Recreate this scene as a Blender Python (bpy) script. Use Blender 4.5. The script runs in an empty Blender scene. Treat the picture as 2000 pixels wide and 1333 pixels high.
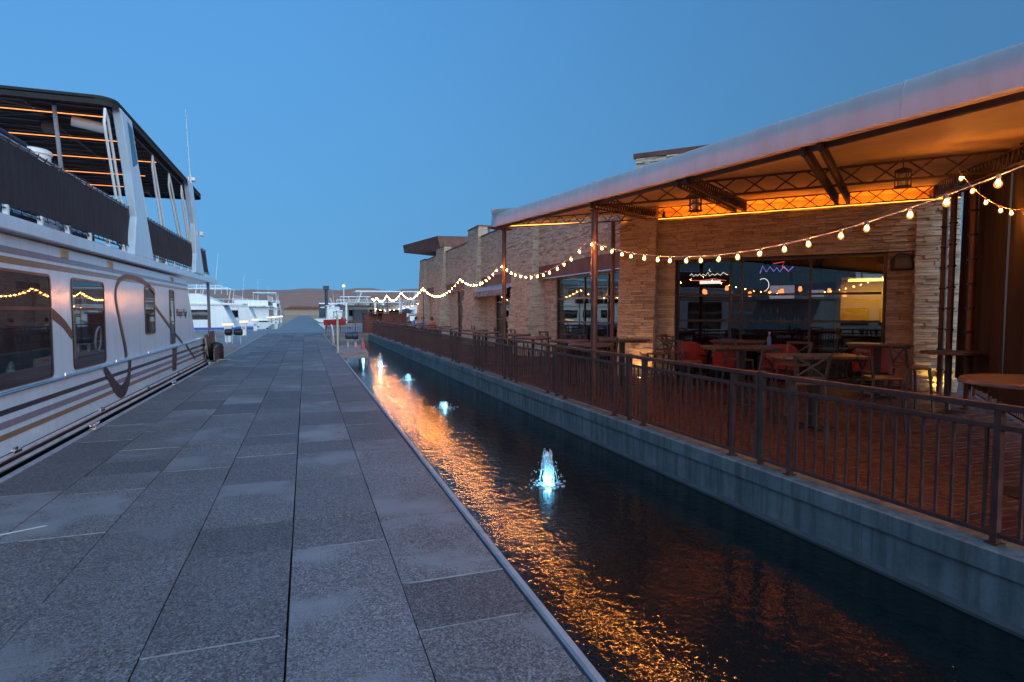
import bpy, bmesh, math, random
from mathutils import Vector, Matrix, noise as mnoise
R = math.radians
random.seed(7)
sc = bpy.context.scene
COL = sc.collection

# ------------------------------------------------------------------ camera, sky, sun, exposure
cam_d = bpy.data.cameras.new('camera'); cam = bpy.data.objects.new('camera', cam_d); COL.objects.link(cam)
cam.location = (0, 0, 1.7); cam.rotation_euler = (R(90 - 2.86), 0, R(-19.3))
cam_d.sensor_width = 36; cam_d.lens = 20.7; cam_d.clip_start = .05; cam_d.clip_end = 20000
sc.camera = cam
world = bpy.data.worlds.new('World'); sc.world = world; world.use_nodes = True
wn = world.node_tree; bg = wn.nodes['Background']
sky = wn.nodes.new('ShaderNodeTexSky'); sky.sky_type = 'NISHITA'; sky.sun_disc = False
SUN_EL, SUN_AZ = 3.0, 164.0            # low sun behind the viewer
sky.sun_elevation = R(SUN_EL); sky.sun_rotation = R(SUN_AZ)
sky.air_density = 1.0; sky.dust_density = 3.0; sky.ozone_density = 4.0
tc = wn.nodes.new('ShaderNodeTexCoord'); va = wn.nodes.new('ShaderNodeVectorMath'); va.operation = 'MULTIPLY_ADD'
va.inputs[1].default_value = (1, 1, .22); va.inputs[2].default_value = (0, 0, .175)
vnm = wn.nodes.new('ShaderNodeVectorMath'); vnm.operation = 'NORMALIZE'
wn.links.new(tc.outputs['Generated'], va.inputs[0]); wn.links.new(va.outputs[0], vnm.inputs[0])
wn.links.new(vnm.outputs[0], sky.inputs[0]); wn.links.new(sky.outputs[0], bg.inputs[0])
bg.inputs[1].default_value = .126
sun_d = bpy.data.lights.new('sun', 'SUN'); sun = bpy.data.objects.new('sun', sun_d); COL.objects.link(sun)
sun_d.energy = 1.15; sun_d.angle = R(120); sun_d.color = (.54, .80, 1)
az = R(SUN_AZ); sd = Vector((math.sin(az) * math.cos(R(8)), math.cos(az) * math.cos(R(8)), math.sin(R(8))))
sun.rotation_euler = sd.to_track_quat('Z', 'Y').to_euler(); sun.location = sd * 60
vs = sc.view_settings; vs.view_transform = 'Standard'; vs.look = 'None'; vs.gamma = 1; vs.exposure = 1.9
sc.render.engine = 'CYCLES'
cy = sc.cycles; cy.use_denoising = True; cy.max_bounces = 7; cy.diffuse_bounces = 3; cy.glossy_bounces = 4
cy.transparent_max_bounces = 12; cy.sample_clamp_indirect = 6; cy.caustics_reflective = False; cy.caustics_refractive = False

# ------------------------------------------------------------------ materials
MATS = {}
def new_mat(name):
    m = bpy.data.materials.new(name); m.use_nodes = True
    MATS[name] = m
    return m, m.node_tree, m.node_tree.nodes['Principled BSDF']
def N(nt, t, **kw):
    n = nt.nodes.new(t)
    for k, v in kw.items(): setattr(n, k, v)
    return n
def wpos(nt, scale=(1, 1, 1)):
    g = N(nt, 'ShaderNodeNewGeometry'); mp = N(nt, 'ShaderNodeMapping'); mp.inputs['Scale'].default_value = scale
    nt.links.new(g.outputs['Position'], mp.inputs['Vector'])
    return mp.outputs[0]
def ramp(nt, fac, stops):
    r = N(nt, 'ShaderNodeValToRGB'); e = r.color_ramp.elements
    while len(e) < len(stops): e.new(.5)
    for el, (p, c) in zip(e, stops): el.position = p; el.color = (*c, 1)
    nt.links.new(fac, r.inputs[0]); return r.outputs[0]
def noi(nt, vec, scale, detail=4, rough=.6):
    n = N(nt, 'ShaderNodeTexNoise'); n.inputs['Scale'].default_value = scale; n.inputs['Detail'].default_value = detail
    n.inputs['Roughness'].default_value = rough
    nt.links.new(vec, n.inputs['Vector']); return n.outputs['Fac']
def mulc(nt, a, b, fac=1.0, mode='MULTIPLY'):
    m = N(nt, 'ShaderNodeMix', data_type='RGBA', blend_type=mode); m.inputs[0].default_value = fac
    for s, i in ((a, 6), (b, 7)):
        if isinstance(s, (tuple, list)): m.inputs[i].default_value = (*s, 1)
        else: nt.links.new(s, m.inputs[i])
    return m.outputs[2]
def bumpn(nt, h, strength, dist, bsdf):
    b = N(nt, 'ShaderNodeBump'); b.inputs['Strength'].default_value = strength; b.inputs['Distance'].default_value = dist
    nt.links.new(h, b.inputs['Height']); nt.links.new(b.outputs[0], bsdf.inputs['Normal'])
def pm(name, col, rough=.5, metal=0, var=.25, scale=3, bump=0, bscale=40, vscale=(1, 1, 1), spec=.5, coat=0):
    """plain procedural material: base colour broken up by world-space noise, fine relief, uneven gloss"""
    m, nt, b = new_mat(name)
    p = wpos(nt, vscale); f = noi(nt, p, scale)
    lo = tuple(max(0, c * (1 - var)) for c in col); hi = tuple(min(1, c * (1 + var)) for c in col)
    nt.links.new(ramp(nt, f, [(.3, lo), (.7, hi)]), b.inputs['Base Color'])
    rr = N(nt, 'ShaderNodeMapRange'); rr.inputs[3].default_value = max(.02, rough - .08); rr.inputs[4].default_value = min(1, rough + .08)
    nt.links.new(noi(nt, p, scale * 4), rr.inputs[0]); nt.links.new(rr.outputs[0], b.inputs['Roughness'])
    b.inputs['Metallic'].default_value = metal; b.inputs['Specular IOR Level'].default_value = spec
    b.inputs['Coat Weight'].default_value = coat
    if bump: bumpn(nt, noi(nt, p, bscale), bump, .01, b)
    return m
def emat(name, col, strength, base=(.8, .7, .5)):
    m, nt, b = new_mat(name)
    b.inputs['Base Color'].default_value = (*base, 1); b.inputs['Emission Color'].default_value = (*col, 1)
    b.inputs['Emission Strength'].default_value = strength
    return m

def mk_slab():
    m, nt, b = new_mat('slab_concrete')
    oi = N(nt, 'ShaderNodeObjectInfo')
    p = wpos(nt)
    sp = noi(nt, p, 115, 3, .75); fine = noi(nt, p, 190, 2, .6); big = noi(nt, p, 1.1, 3, .55)
    v = N(nt, 'ShaderNodeTexVoronoi'); v.inputs['Scale'].default_value = 88; nt.links.new(p, v.inputs['Vector'])
    stone = ramp(nt, v.outputs['Color'], [(.0, (.06, .06, .068)), (.5, (.195, .19, .205)), (1, (.37, .37, .40))])
    agg = mulc(nt, stone, ramp(nt, sp, [(.36, (.36, .35, .36)), (.60, (1.1, 1.08, 1.08))]), 1)
    smooth = ramp(nt, fine, [(.2, (.20, .205, .23)), (.8, (.25, .258, .285))])
    # worn, cement-covered patches whose extent differs from slab to slab
    add = N(nt, 'ShaderNodeMath', operation='ADD'); nt.links.new(big, add.inputs[0])
    mr = N(nt, 'ShaderNodeMapRange'); mr.inputs[3].default_value = -.17; mr.inputs[4].default_value = .05
    nt.links.new(oi.outputs['Random'], mr.inputs[0]); nt.links.new(mr.outputs[0], add.inputs[1])
    ad2 = N(nt, 'ShaderNodeMath', operation='MULTIPLY_ADD'); nt.links.new(sp, ad2.inputs[0]); ad2.inputs[1].default_value = .35
    nt.links.new(add.outputs[0], ad2.inputs[2])
    msk = N(nt, 'ShaderNodeMapRange'); msk.inputs[1].default_value = .70; msk.inputs[2].default_value = .82
    nt.links.new(ad2.outputs[0], msk.inputs[0])
    mx = N(nt, 'ShaderNodeMix', data_type='RGBA'); nt.links.new(msk.outputs[0], mx.inputs[0])
    nt.links.new(agg, mx.inputs[6]); nt.links.new(smooth, mx.inputs[7])
    tone = ramp(nt, oi.outputs['Random'], [(0, (.70, .69, .70)), (.4, (.90, .89, .90)), (.8, (1.0, .99, 1.0)), (1, (1.12, 1.11, 1.12))])
    stain = ramp(nt, noi(nt, p, .45, 5, .7), [(.35, (.72, .70, .68)), (.6, (1, 1, 1))])
    nt.links.new(mulc(nt, mulc(nt, mx.outputs[2], tone, 1), stain, .8), b.inputs['Base Color'])
    b.inputs['Roughness'].default_value = .62; b.inputs['Specular IOR Level'].default_value = .4
    bumpn(nt, v.outputs['Distance'], .35, .004, b)
    return m
mk_slab()
pm('seam_filler', (.25, .25, .27), .8, var=.35, scale=8)
pm('dock_float', (.10, .10, .105), .8)
pm('edge_strip', (.30, .30, .34), .55, var=.18, scale=6, bump=.1)
def mk_canal():
    m, nt, b = new_mat('canal_concrete')
    p = wpos(nt); st = wpos(nt, (9, 9, .55))
    base = ramp(nt, noi(nt, p, 2.5, 6, .65), [(.3, (.16, .175, .18)), (.7, (.28, .30, .305))])
    drip = ramp(nt, noi(nt, st, 1.0, 5, .6), [(.32, (.45, .43, .40)), (.55, (1, 1, 1)), (.75, (1.18, 1.16, 1.14))])
    rust = ramp(nt, noi(nt, wpos(nt, (3, 3, .2)), 1.3, 3, .5), [(.62, (1, 1, 1)), (.74, (.85, .62, .45))])
    spec = ramp(nt, noi(nt, p, 60, 3, .7), [(.3, (.75, .75, .75)), (.6, (1.05, 1.05, 1.05))])
    nt.links.new(mulc(nt, mulc(nt, mulc(nt, base, drip, .85), rust, .6), spec, .6), b.inputs['Base Color'])
    b.inputs['Roughness'].default_value = .75; bumpn(nt, noi(nt, p, 35, 5, .7), .3, .01, b)
mk_canal()
def mk_stone():
    m, nt, b = new_mat('ledge_stone')
    a = N(nt, 'ShaderNodeAttribute', attribute_name='tone'); p = wpos(nt)
    col = ramp(nt, a.outputs['Fac'], [(0, (.42, .325, .245)), (.25, (.52, .415, .32)), (.5, (.58, .475, .37)), (.75, (.64, .54, .43)), (1, (.58, .51, .43))])
    vein = ramp(nt, noi(nt, wpos(nt, (7, 7, 26)), 1.0, 6, .7), [(.28, (.55, .50, .46)), (.55, (1, 1, 1)), (.8, (1.15, 1.12, 1.08))])
    nt.links.new(mulc(nt, col, vein, .9), b.inputs['Base Color'])
    b.inputs['Roughness'].default_value = .85; b.inputs['Specular IOR Level'].default_value = .3
    bumpn(nt, noi(nt, wpos(nt, (18, 18, 50)), 1, 6, .7), .7, .02, b)
mk_stone()
pm('mortar', (.16, .125, .10), .95)
pm('rust_steel', (.14, .055, .04), .6, var=.4, scale=2.2, bump=.1)
pm('dark_brown_steel', (.075, .048, .044), .42, metal=.25, var=.3, scale=5)
pm('rail_steel', (.115, .038, .028), .5, metal=0, var=.35, scale=9, bump=.08)
pm('post_steel', (.12, .055, .042), .45, metal=.2, var=.3, scale=4)
pm('truss_steel', (.055, .032, .028), .5, metal=.2, var=.3)
pm('frame_dark', (.022, .018, .018), .35, var=.3)
def mk_membrane():
    m, nt, b = new_mat('canopy_membrane')
    p = wpos(nt)
    dirt = ramp(nt, noi(nt, p, .9, 5, .6), [(.3, (.68, .67, .68)), (.7, (.82, .81, .82))])
    streak = ramp(nt, noi(nt, wpos(nt, (4, 4, .4)), 1.2, 4, .6), [(.3, (.8, .8, .8)), (.6, (1, 1, 1))])
    nt.links.new(mulc(nt, dirt, streak, .6), b.inputs['Base Color'])
    b.inputs['Roughness'].default_value = .42
    out = nt.nodes['Material Output']; tr = N(nt, 'ShaderNodeBsdfTranslucent'); tr.inputs[0].default_value = (.75, .62, .55, 1)
    mx = N(nt, 'ShaderNodeMixShader'); mx.inputs[0].default_value = .26
    nt.links.new(b.outputs[0], mx.inputs[1]); nt.links.new(tr.outputs[0], mx.inputs[2]); nt.links.new(mx.outputs[0], out.inputs[0])
    bumpn(nt, noi(nt, wpos(nt, (1.2, 1.2, 1.2)), 1.1, 2, .5), .25, .05, b)
mk_membrane()
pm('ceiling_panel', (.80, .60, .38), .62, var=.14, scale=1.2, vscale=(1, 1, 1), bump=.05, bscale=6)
emat('bulb_glow', (1, .31, .045), 285)
emat('led_glow', (1, .20, .008), 20); emat('led_edge', (1, .24, .02), 1.8); emat('led_line', (1, .27, .03), 2.0)
emat('boat_led', (1, .27, .045), .6)
emat('pedestal_glow', (1, .50, .12), 1.1)
pm('cord', (.55, .45, .40), .6)
pm('socket', (.30, .24, .22), .5)
def mk_glass(name, tint, refl):
    m, nt, b = new_mat(name)
    nt.nodes.remove(b); out = nt.nodes['Material Output']
    tr = N(nt, 'ShaderNodeBsdfTransparent'); tr.inputs[0].default_value = (*tint, 1)
    gl = N(nt, 'ShaderNodeBsdfGlossy'); gl.inputs['Roughness'].default_value = .012; gl.inputs[0].default_value = (.95, .95, .95, 1)
    fr = N(nt, 'ShaderNodeFresnel'); fr.inputs[0].default_value = 1.52
    ad = N(nt, 'ShaderNodeMath', operation='MULTIPLY_ADD'); ad.inputs[1].default_value = .85; ad.inputs[2].default_value = refl
    nt.links.new(fr.outputs[0], ad.inputs[0])
    bn = N(nt, 'ShaderNodeBump'); bn.inputs['Strength'].default_value = .04; bn.inputs['Distance'].default_value = .03
    nt.links.new(noi(nt, wpos(nt), .9, 1, .5), bn.inputs['Height']); nt.links.new(bn.outputs[0], gl.inputs['Normal'])
    mx = N(nt, 'ShaderNodeMixShader'); nt.links.new(ad.outputs[0], mx.inputs[0])
    nt.links.new(tr.outputs[0], mx.inputs[1]); nt.links.new(gl.outputs[0], mx.inputs[2]); nt.links.new(mx.outputs[0], out.inputs[0])
mk_glass('window_glass', (.62, .60, .56), .02)
def mk_dark_glass():
    m, nt, b = new_mat('tinted_glass')
    p = wpos(nt)
    nt.links.new(ramp(nt, noi(nt, wpos(nt, (1, 1.4, .25)), 1.6, 2), [(.4, (.012, .011, .013)), (.6, (.03, .028, .034))]), b.inputs['Base Color'])
    b.inputs['Roughness'].default_value = .02; b.inputs['Specular IOR Level'].default_value = .8
    bumpn(nt, noi(nt, p, .8, 1), .05, .02, b)
mk_dark_glass()
def mk_gelcoat(name, col, rough=.16):
    m, nt, b = new_mat(name)
    p = wpos(nt)
    streak = ramp(nt, noi(nt, wpos(nt, (5, 5, .35)), 1.3, 4, .6), [(.3, (.86, .84, .82)), (.6, (1, 1, 1))])
    c = ramp(nt, noi(nt, p, .8, 3), [(.3, tuple(x * .93 for x in col)), (.7, col)])
    nt.links.new(mulc(nt, c, streak, .7), b.inputs['Base Color'])
    b.inputs['Roughness'].default_value = rough; bumpn(nt, noi(nt, p, 1.3, 2), .06, .02, b)
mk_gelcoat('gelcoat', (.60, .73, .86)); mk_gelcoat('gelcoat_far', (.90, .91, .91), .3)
mk_gelcoat('stripe_purple', (.24, .21, .27)); mk_gelcoat('stripe_gold', (.26, .155, .085)); mk_gelcoat('stripe_black', (.03, .026, .028))
mk_gelcoat('swoosh_dark', (.03, .026, .03), .4); mk_gelcoat('stripe_blue', (.03, .10, .42), .3)
pm('chrome', (.62, .60, .60), .16, metal=1, var=.1)
pm('white_tube', (.8, .78, .77), .25, var=.06)
def mk_screen():
    m, nt, b = new_mat('screen_mesh')
    p = wpos(nt)
    w = ramp(nt, noi(nt, wpos(nt, (1, 5, 1.2)), 2.5, 4), [(.3, (.009, .011, .017)), (.7, (.02, .022, .03))])
    nt.links.new(w, b.inputs['Base Color']); b.inputs['Roughness'].default_value = .75
    bumpn(nt, noi(nt, wpos(nt, (1, 3, .6)), 2.2, 2), .5, .05, b)
mk_screen()
pm('dark_fabric', (.02, .018, .02), .85); pm('roof_frame', (.10, .075, .07), .45, metal=.5)
pm('teal_panel', (.03, .10, .16), .3); pm('vent_cream', (.55, .50, .32), .5); pm('rubber', (.012, .012, .014), .55, bump=.1)
pm('grey_plastic', (.40, .42, .46), .5); pm('navy_vinyl', (.02, .035, .07), .5); pm('rope', (.42, .37, .30), .9, bump=.4, bscale=120)
pm('wood_top', (.13, .055, .026), .28, var=.35, scale=5, vscale=(1, 6, 1), bump=.08, bscale=60, coat=.3)
pm('table_brown', (.10, .05, .038), .42, var=.3, scale=4)
pm('stool_metal', (.075, .055, .048), .45, metal=.2); pm('seat_wood', (.17, .07, .035), .35, var=.3, scale=8)
def mk_red():
    m, nt, b = new_mat('red_cushion')
    u = N(nt, 'ShaderNodeTexCoord'); w = N(nt, 'ShaderNodeTexWave'); w.inputs['Scale'].default_value = 14; w.inputs['Distortion'].default_value = .3
    nt.links.new(u.outputs['Object'], w.inputs['Vector'])
    nt.links.new(ramp(nt, w.outputs['Fac'], [(.3, (.16, .012, .012)), (.7, (.46, .05, .035))]), b.inputs['Base Color'])
    b.inputs['Roughness'].default_value = .8; bumpn(nt, w.outputs['Fac'], .4, .01, b)
mk_red()
def mk_curtain():
    m, nt, b = new_mat('curtain_cloth')
    nt.links.new(ramp(nt, noi(nt, wpos(nt, (3, 3, .5)), 2, 5), [(.3, (.022, .013, .010)), (.7, (.042, .025, .018))]), b.inputs['Base Color'])
    b.inputs['Roughness'].default_value = .8; bumpn(nt, noi(nt, wpos(nt, (1, 1, .2)), 3, 2), .4, .05, b)
mk_curtain()
def mk_water():
    m, nt, b = new_mat('water_surface')
    b.inputs['Base Color'].default_value = (.004, .010, .012, 1); b.inputs['Roughness'].default_value = .05
    b.inputs['IOR'].default_value = 1.33; b.inputs['Specular IOR Level'].default_value = .5
    p = wpos(nt)
    h1 = noi(nt, p, 16.0, 2, .5); h2 = noi(nt, wpos(nt, (1, 1.25, 1)), 4.2, 2, .5)
    a = N(nt, 'ShaderNodeMath', operation='MULTIPLY_ADD'); nt.links.new(h2, a.inputs[0]); a.inputs[1].default_value = 1.5; nt.links.new(h1, a.inputs[2])
    bumpn(nt, a.outputs[0], 1.0, .0042, b)
mk_water()
def mk_foam():
    m, nt, b = new_mat('lit_water_foam')
    b.inputs['Base Color'].default_value = (.85, .93, .97, 1); b.inputs['Roughness'].default_value = .25
    out = nt.nodes['Material Output']; tr = N(nt, 'ShaderNodeBsdfTranslucent'); tr.inputs[0].default_value = (.85, .95, 1, 1)
    tp = N(nt, 'ShaderNodeBsdfTransparent')
    mx = N(nt, 'ShaderNodeMixShader'); mx.inputs[0].default_value = .7
    nt.links.new(b.outputs[0], mx.inputs[1]); nt.links.new(tr.outputs[0], mx.inputs[2])
    m2 = N(nt, 'ShaderNodeMixShader')
    f = ramp(nt, noi(nt, wpos(nt, (30, 30, 9)), 1, 4, .7), [(.38, (0, 0, 0)), (.58, (.85, .85, .85))])
    nt.links.new(f, m2.inputs[0]); nt.links.new(mx.outputs[0], m2.inputs[1]); nt.links.new(tp.outputs[0], m2.inputs[2])
    nt.links.new(m2.outputs[0], out.inputs[0]); bumpn(nt, noi(nt, wpos(nt, (40, 40, 14)), 1, 3), .6, .02, b)
mk_foam()
def mk_hill():
    m, nt, b = new_mat('desert_hill')
    band = ramp(nt, noi(nt, wpos(nt, (.0016, .0016, .05)), 1.0, 5, .6), [(.3, (.30, .17, .14)), (.45, (.44, .20, .13)), (.6, (.34, .22, .18)), (.75, (.48, .27, .19))])
    nt.links.new(mulc(nt, band, ramp(nt, noi(nt, wpos(nt, (.02, .02, .05)), 1, 6, .7), [(.35, (.7, .7, .72)), (.6, (1, 1, 1))]), .8), b.inputs['Base Color'])
    b.inputs['Roughness'].default_value = .95
mk_hill()
pm('paver', (.095, .026, .015), .5, var=.4, scale=6, bump=.25, bscale=45)
pm('patio_base', (.06, .035, .028), .9)
pm('plank_red', (.12, .045, .032), .7, var=.4, scale=3); pm('interior_wall', (.10, .06, .045), .8); pm('interior_floor', (.05, .035, .03), .4)
pm('yellow_wall', (.62, .42, .05), .8, var=.1); pm('bar_wood', (.10, .055, .03), .4); pm('land', (.36, .27, .21), .95)
pm('skin', (.42, .23, .16), .6, var=.08); pm('hair_dark', (.03, .018, .012), .7); pm('hair_red', (.13, .04, .015), .7)
pm('shirt_blue', (.12, .19, .42), .85); pm('top_orange', (.62, .12, .05), .8); pm('shirt_white', (.6, .58, .62), .85); pm('shirt_olive', (.09, .08, .05), .85)
pm('trousers', (.04, .04, .055), .85); pm('hull_red', (.45, .02, .02), .35); pm('weathered_wood', (.29, .235, .235), .75, var=.3, scale=4, vscale=(1, 8, 8), bump=.2)
pm('pale_pole', (.48, .50, .42), .6); pm('hose_white', (.62, .60, .63), .6); pm('pink_plastic', (.55, .10, .14), .5); pm('pole_navy', (.03, .045, .075), .5)
emat('neon_white', (1, .9, .95), .8); emat('neon_red', (1, .12, .10), .7); emat('neon_blue', (.25, .2, 1), .9)
emat('pendant_amber', (1, .28, .07), 1.3); emat('ceiling_lamp_yellow', (1, .66, .10), 3.2); emat('tv_glow', (.55, .6, 1), .16); emat('lamp_globe', (1, .85, .7), .16)
emat('well_light', (1, .55, .16), 12); emat('well_light_yellow', (1, .68, .12), 12)

# ------------------------------------------------------------------ mesh helpers
WORG = {}
def org(o):
    return WORG.get(o.name, Vector((0, 0, 0))) if o else Vector((0, 0, 0))
class MB:
    def __init__(s): s.v = []; s.f = []; s.t = []; s.tone = 0
    def add(s, vs, fs):
        k = len(s.v); s.v += [tuple(v) for v in vs]; s.f += [tuple(i + k for i in f) for f in fs]; s.t += [s.tone] * len(fs); return s
    def ngon(s, pts): return s.add(pts, [range(len(pts))])
    def box(s, x0, y0, z0, x1, y1, z1):
        return s.add([(x0, y0, z0), (x1, y0, z0), (x1, y1, z0), (x0, y1, z0), (x0, y0, z1), (x1, y0, z1), (x1, y1, z1), (x0, y1, z1)],
                     [(0, 3, 2, 1), (4, 5, 6, 7), (0, 1, 5, 4), (1, 2, 6, 5), (2, 3, 7, 6), (3, 0, 4, 7)])
    def obox(s, c, a, b, d):                 # centre and three half vectors
        c = Vector(c); a = Vector(a); b = Vector(b); d = Vector(d)
        return s.add([c - a - b - d, c + a - b - d, c + a + b - d, c - a + b - d, c - a - b + d, c + a - b + d, c + a + b + d, c - a + b + d],
                     [(0, 3, 2, 1), (4, 5, 6, 7), (0, 1, 5, 4), (1, 2, 6, 5), (2, 3, 7, 6), (3, 0, 4, 7)])
    def bar(s, p0, p1, w, h=None, up=(0, 0, 1)):   # rectangular bar between two points
        p0 = Vector(p0); p1 = Vector(p1); h = h or w; d = p1 - p0
        if d.length < 1e-6: return s
        upv = Vector(up)
        if abs(d.normalized().dot(upv)) > .98: upv = Vector((0, 1, 0))
        r = d.cross(upv).normalized(); u = r.cross(d).normalized()
        return s.obox((p0 + p1) / 2, d / 2, r * w / 2, u * h / 2)
    def tube(s, pts, r, n=8, caps=True):
        pts = [Vector(p) for p in pts]; k = len(s.v); m = len(pts)
        rr = r if isinstance(r, (list, tuple)) else [r] * m
        pr = None
        for i, p in enumerate(pts):
            t = (pts[min(i + 1, m - 1)] - pts[max(i - 1, 0)]).normalized()
            if pr is None:
                pr = t.cross(Vector((0, 0, 1)) if abs(t.z) < .95 else Vector((1, 0, 0))).normalized()
            else: pr = (pr - t * pr.dot(t)).normalized()
            q = t.cross(pr)
            for j in range(n):
                a = 2 * math.pi * j / n; s.v.append(tuple(p + (pr * math.cos(a) + q * math.sin(a)) * rr[i]))
        for i in range(m - 1):
            for j in range(n):
                s.f.append((k + i * n + j, k + i * n + (j + 1) % n, k + (i + 1) * n + (j + 1) % n, k + (i + 1) * n + j)); s.t.append(s.tone)
        if caps:
            s.f.append(tuple(k + j for j in reversed(range(n)))); s.f.append(tuple(k + (m - 1) * n + j for j in range(n))); s.t += [s.tone] * 2
        return s
    def prism(s, poly, vec):
        n = len(poly); poly = [Vector(p) for p in poly]; vec = Vector(vec)
        return s.add(poly + [p + vec for p in poly], [tuple(reversed(range(n))), tuple(range(n, 2 * n))] + [(i, (i + 1) % n, n + (i + 1) % n, n + i) for i in range(n)])
    def lathe(s, prof, c=(0, 0, 0), n=12):
        c = Vector(c); k = len(s.v)
        for r, z in prof:
            for j in range(n):
                a = 2 * math.pi * j / n; s.v.append((c.x + r * math.cos(a), c.y + r * math.sin(a), c.z + z))
        for i in range(len(prof) - 1):
            for j in range(n): s.f.append((k + i * n + j, k + i * n + (j + 1) % n, k + (i + 1) * n + (j + 1) % n, k + (i + 1) * n + j)); s.t.append(s.tone)
        s.f.append(tuple(k + j for j in reversed(range(n)))); s.f.append(tuple(k + (len(prof) - 1) * n + j for j in range(n))); s.t += [s.tone] * 2
        return s
    def mesh(s, name, mat, o=Vector((0, 0, 0)), bevel=0, smooth=False, tone=False):
        me = bpy.data.meshes.new(name); me.from_pydata([(x - o.x, y - o.y, z - o.z) for x, y, z in s.v], [], s.f)
        if tone:
            at = me.attributes.new('tone', 'FLOAT', 'FACE'); at.data.foreach_set('value', s.t)
        bm = bmesh.new(); bm.from_mesh(me)
        if bevel: bmesh.ops.bevel(bm, geom=bm.edges[:], offset=bevel, segments=1, affect='EDGES', profile=.5)
        bmesh.ops.recalc_face_normals(bm, faces=bm.faces[:]); bm.to_mesh(me); bm.free()
        me.materials.append(MATS[mat])
        if smooth:
            me.polygons.foreach_set('use_smooth', [True] * len(me.polygons)); me.set_sharp_from_angle(angle=R(40))
        return me
    def build(s, name, mat, parent=None, loc=None, **kw):
        o = org(parent) if parent else Vector(loc or (0, 0, 0))
        ob = bpy.data.objects.new(name, s.mesh(name, mat, o, **kw)); COL.objects.link(ob)
        if parent: ob.parent = parent; WORG[ob.name] = o
        else: ob.location = o; WORG[ob.name] = o
        return ob
def tag(o, label=None, cat=None, group=None, kind=None):
    if label: o['label'] = label
    if cat: o['category'] = cat
    if group: o['group'] = group
    if kind: o['kind'] = kind
    return o
def thing(name, label, cat, loc=(0, 0, 0), group=None):
    o = bpy.data.objects.new(name, None); COL.objects.link(o); o.location = loc; o.empty_display_size = .2
    WORG[o.name] = Vector(loc); return tag(o, label, cat, group)
def piece(name, me, parent, loc=(0, 0, 0), scale=(1, 1, 1), rot=(0, 0, 0)):   # shares mesh data; loc in world
    o = bpy.data.objects.new(name, me); COL.objects.link(o); o.parent = parent
    o.location = Vector(loc) - org(parent); o.scale = scale; o.rotation_euler = rot
    return o
def copy_tree(o, parent=None):
    c = o.copy(); COL.objects.link(c); c.parent = parent
    for ch in list(o.children): copy_tree(ch, c)
    return c
def struct(o): return tag(o, kind='structure')
def unit_box(name, mat, bevel=.0): return MB().box(-.5, -.5, -.5, .5, .5, .5).mesh(name, mat, bevel=bevel)
def rrect(y0, y1, z0, z1, r, n=5):
    pts = []
    for cy_, cz, a0 in ((y1 - r, z1 - r, 0), (y0 + r, z1 - r, 90), (y0 + r, z0 + r, 180), (y1 - r, z0 + r, 270)):
        for i in range(n + 1):
            a = R(a0 + 90 * i / n); pts.append((cy_ + r * math.cos(a), cz + r * math.sin(a)))
    return pts
def lamp(name, parent, loc, energy, col, radius=.05, kind='POINT', spot=None, rot=None):
    d = bpy.data.lights.new(name, kind); d.energy = energy; d.color = col; d.shadow_soft_size = radius
    o = bpy.data.objects.new(name, d); COL.objects.link(o); o.parent = parent; o.location = Vector(loc) - org(parent)
    if spot: d.spot_size = R(spot); d.spot_blend = .8
    if rot: o.rotation_euler = rot
    return o

# ------------------------------------------------------------------ setting: water, docks, patio, hills
ZW = -.52
struct(MB().ngon([(-3000, -300, ZW), (3000, -300, ZW), (3000, 5000, ZW), (-3000, 5000, ZW)]).build('water', 'water_surface'))
def ridge(name, az0, az1, d0, d1, hfun, n=240, m=9):
    b = MB(); vs = []
    for i in range(n + 1):
        a = R(az0 + (az1 - az0) * i / n)
        for j in range(m + 1):
            t = j / m; d = d0 + (d1 - d0) * t
            h = hfun(az0 + (az1 - az0) * i / n, t) * (1 + .10 * mnoise.noise(Vector((i * .43, j * .5, d0 * .01))) + .07 * mnoise.noise(Vector((i * 1.7, j * 1.1, d0 * .02))))
            vs.append((math.sin(a) * d, math.cos(a) * d, ZW - .5 + h))
    fs = [(i * (m + 1) + j, (i + 1) * (m + 1) + j, (i + 1) * (m + 1) + j + 1, i * (m + 1) + j + 1) for i in range(n) for j in range(m)]
    b.add(vs, fs); return struct(b.build(name, 'desert_hill', smooth=True))
ridge('hills', -180, 180, 1300, 3000, lambda a, t: 2 + 108 * (t ** .8) * (1 + .05 * math.sin(a * .35) + .04 * math.sin(a * 1.3 + 1) + .025 * math.sin(a * 3.1)))
ridge('near_hill', -60, -5.5, 500, 820, lambda a, t: (1 + 40 * t ** .7) * max(.02, min(1, (-5.2 - a) / 5)), n=60)
shore = MB()
for i in range(40):
    a0, a1 = R(-40 + i * 2), R(-38 + i * 2)
    for d0, d1, h0, h1 in ((360, 480, .3, 2.4 + .8 * math.sin(i * 1.7)), (480, 1350, 2.4, 5)):
        shore.ngon([(math.sin(a0) * d0, math.cos(a0) * d0, ZW + h0 - .4), (math.sin(a1) * d0, math.cos(a1) * d0, ZW + h0 - .4), (math.sin(a1) * d1, math.cos(a1) * d1, ZW + h1), (math.sin(a0) * d1, math.cos(a0) * d1, ZW + h1)])
struct(shore.build('shore', 'land'))

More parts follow.
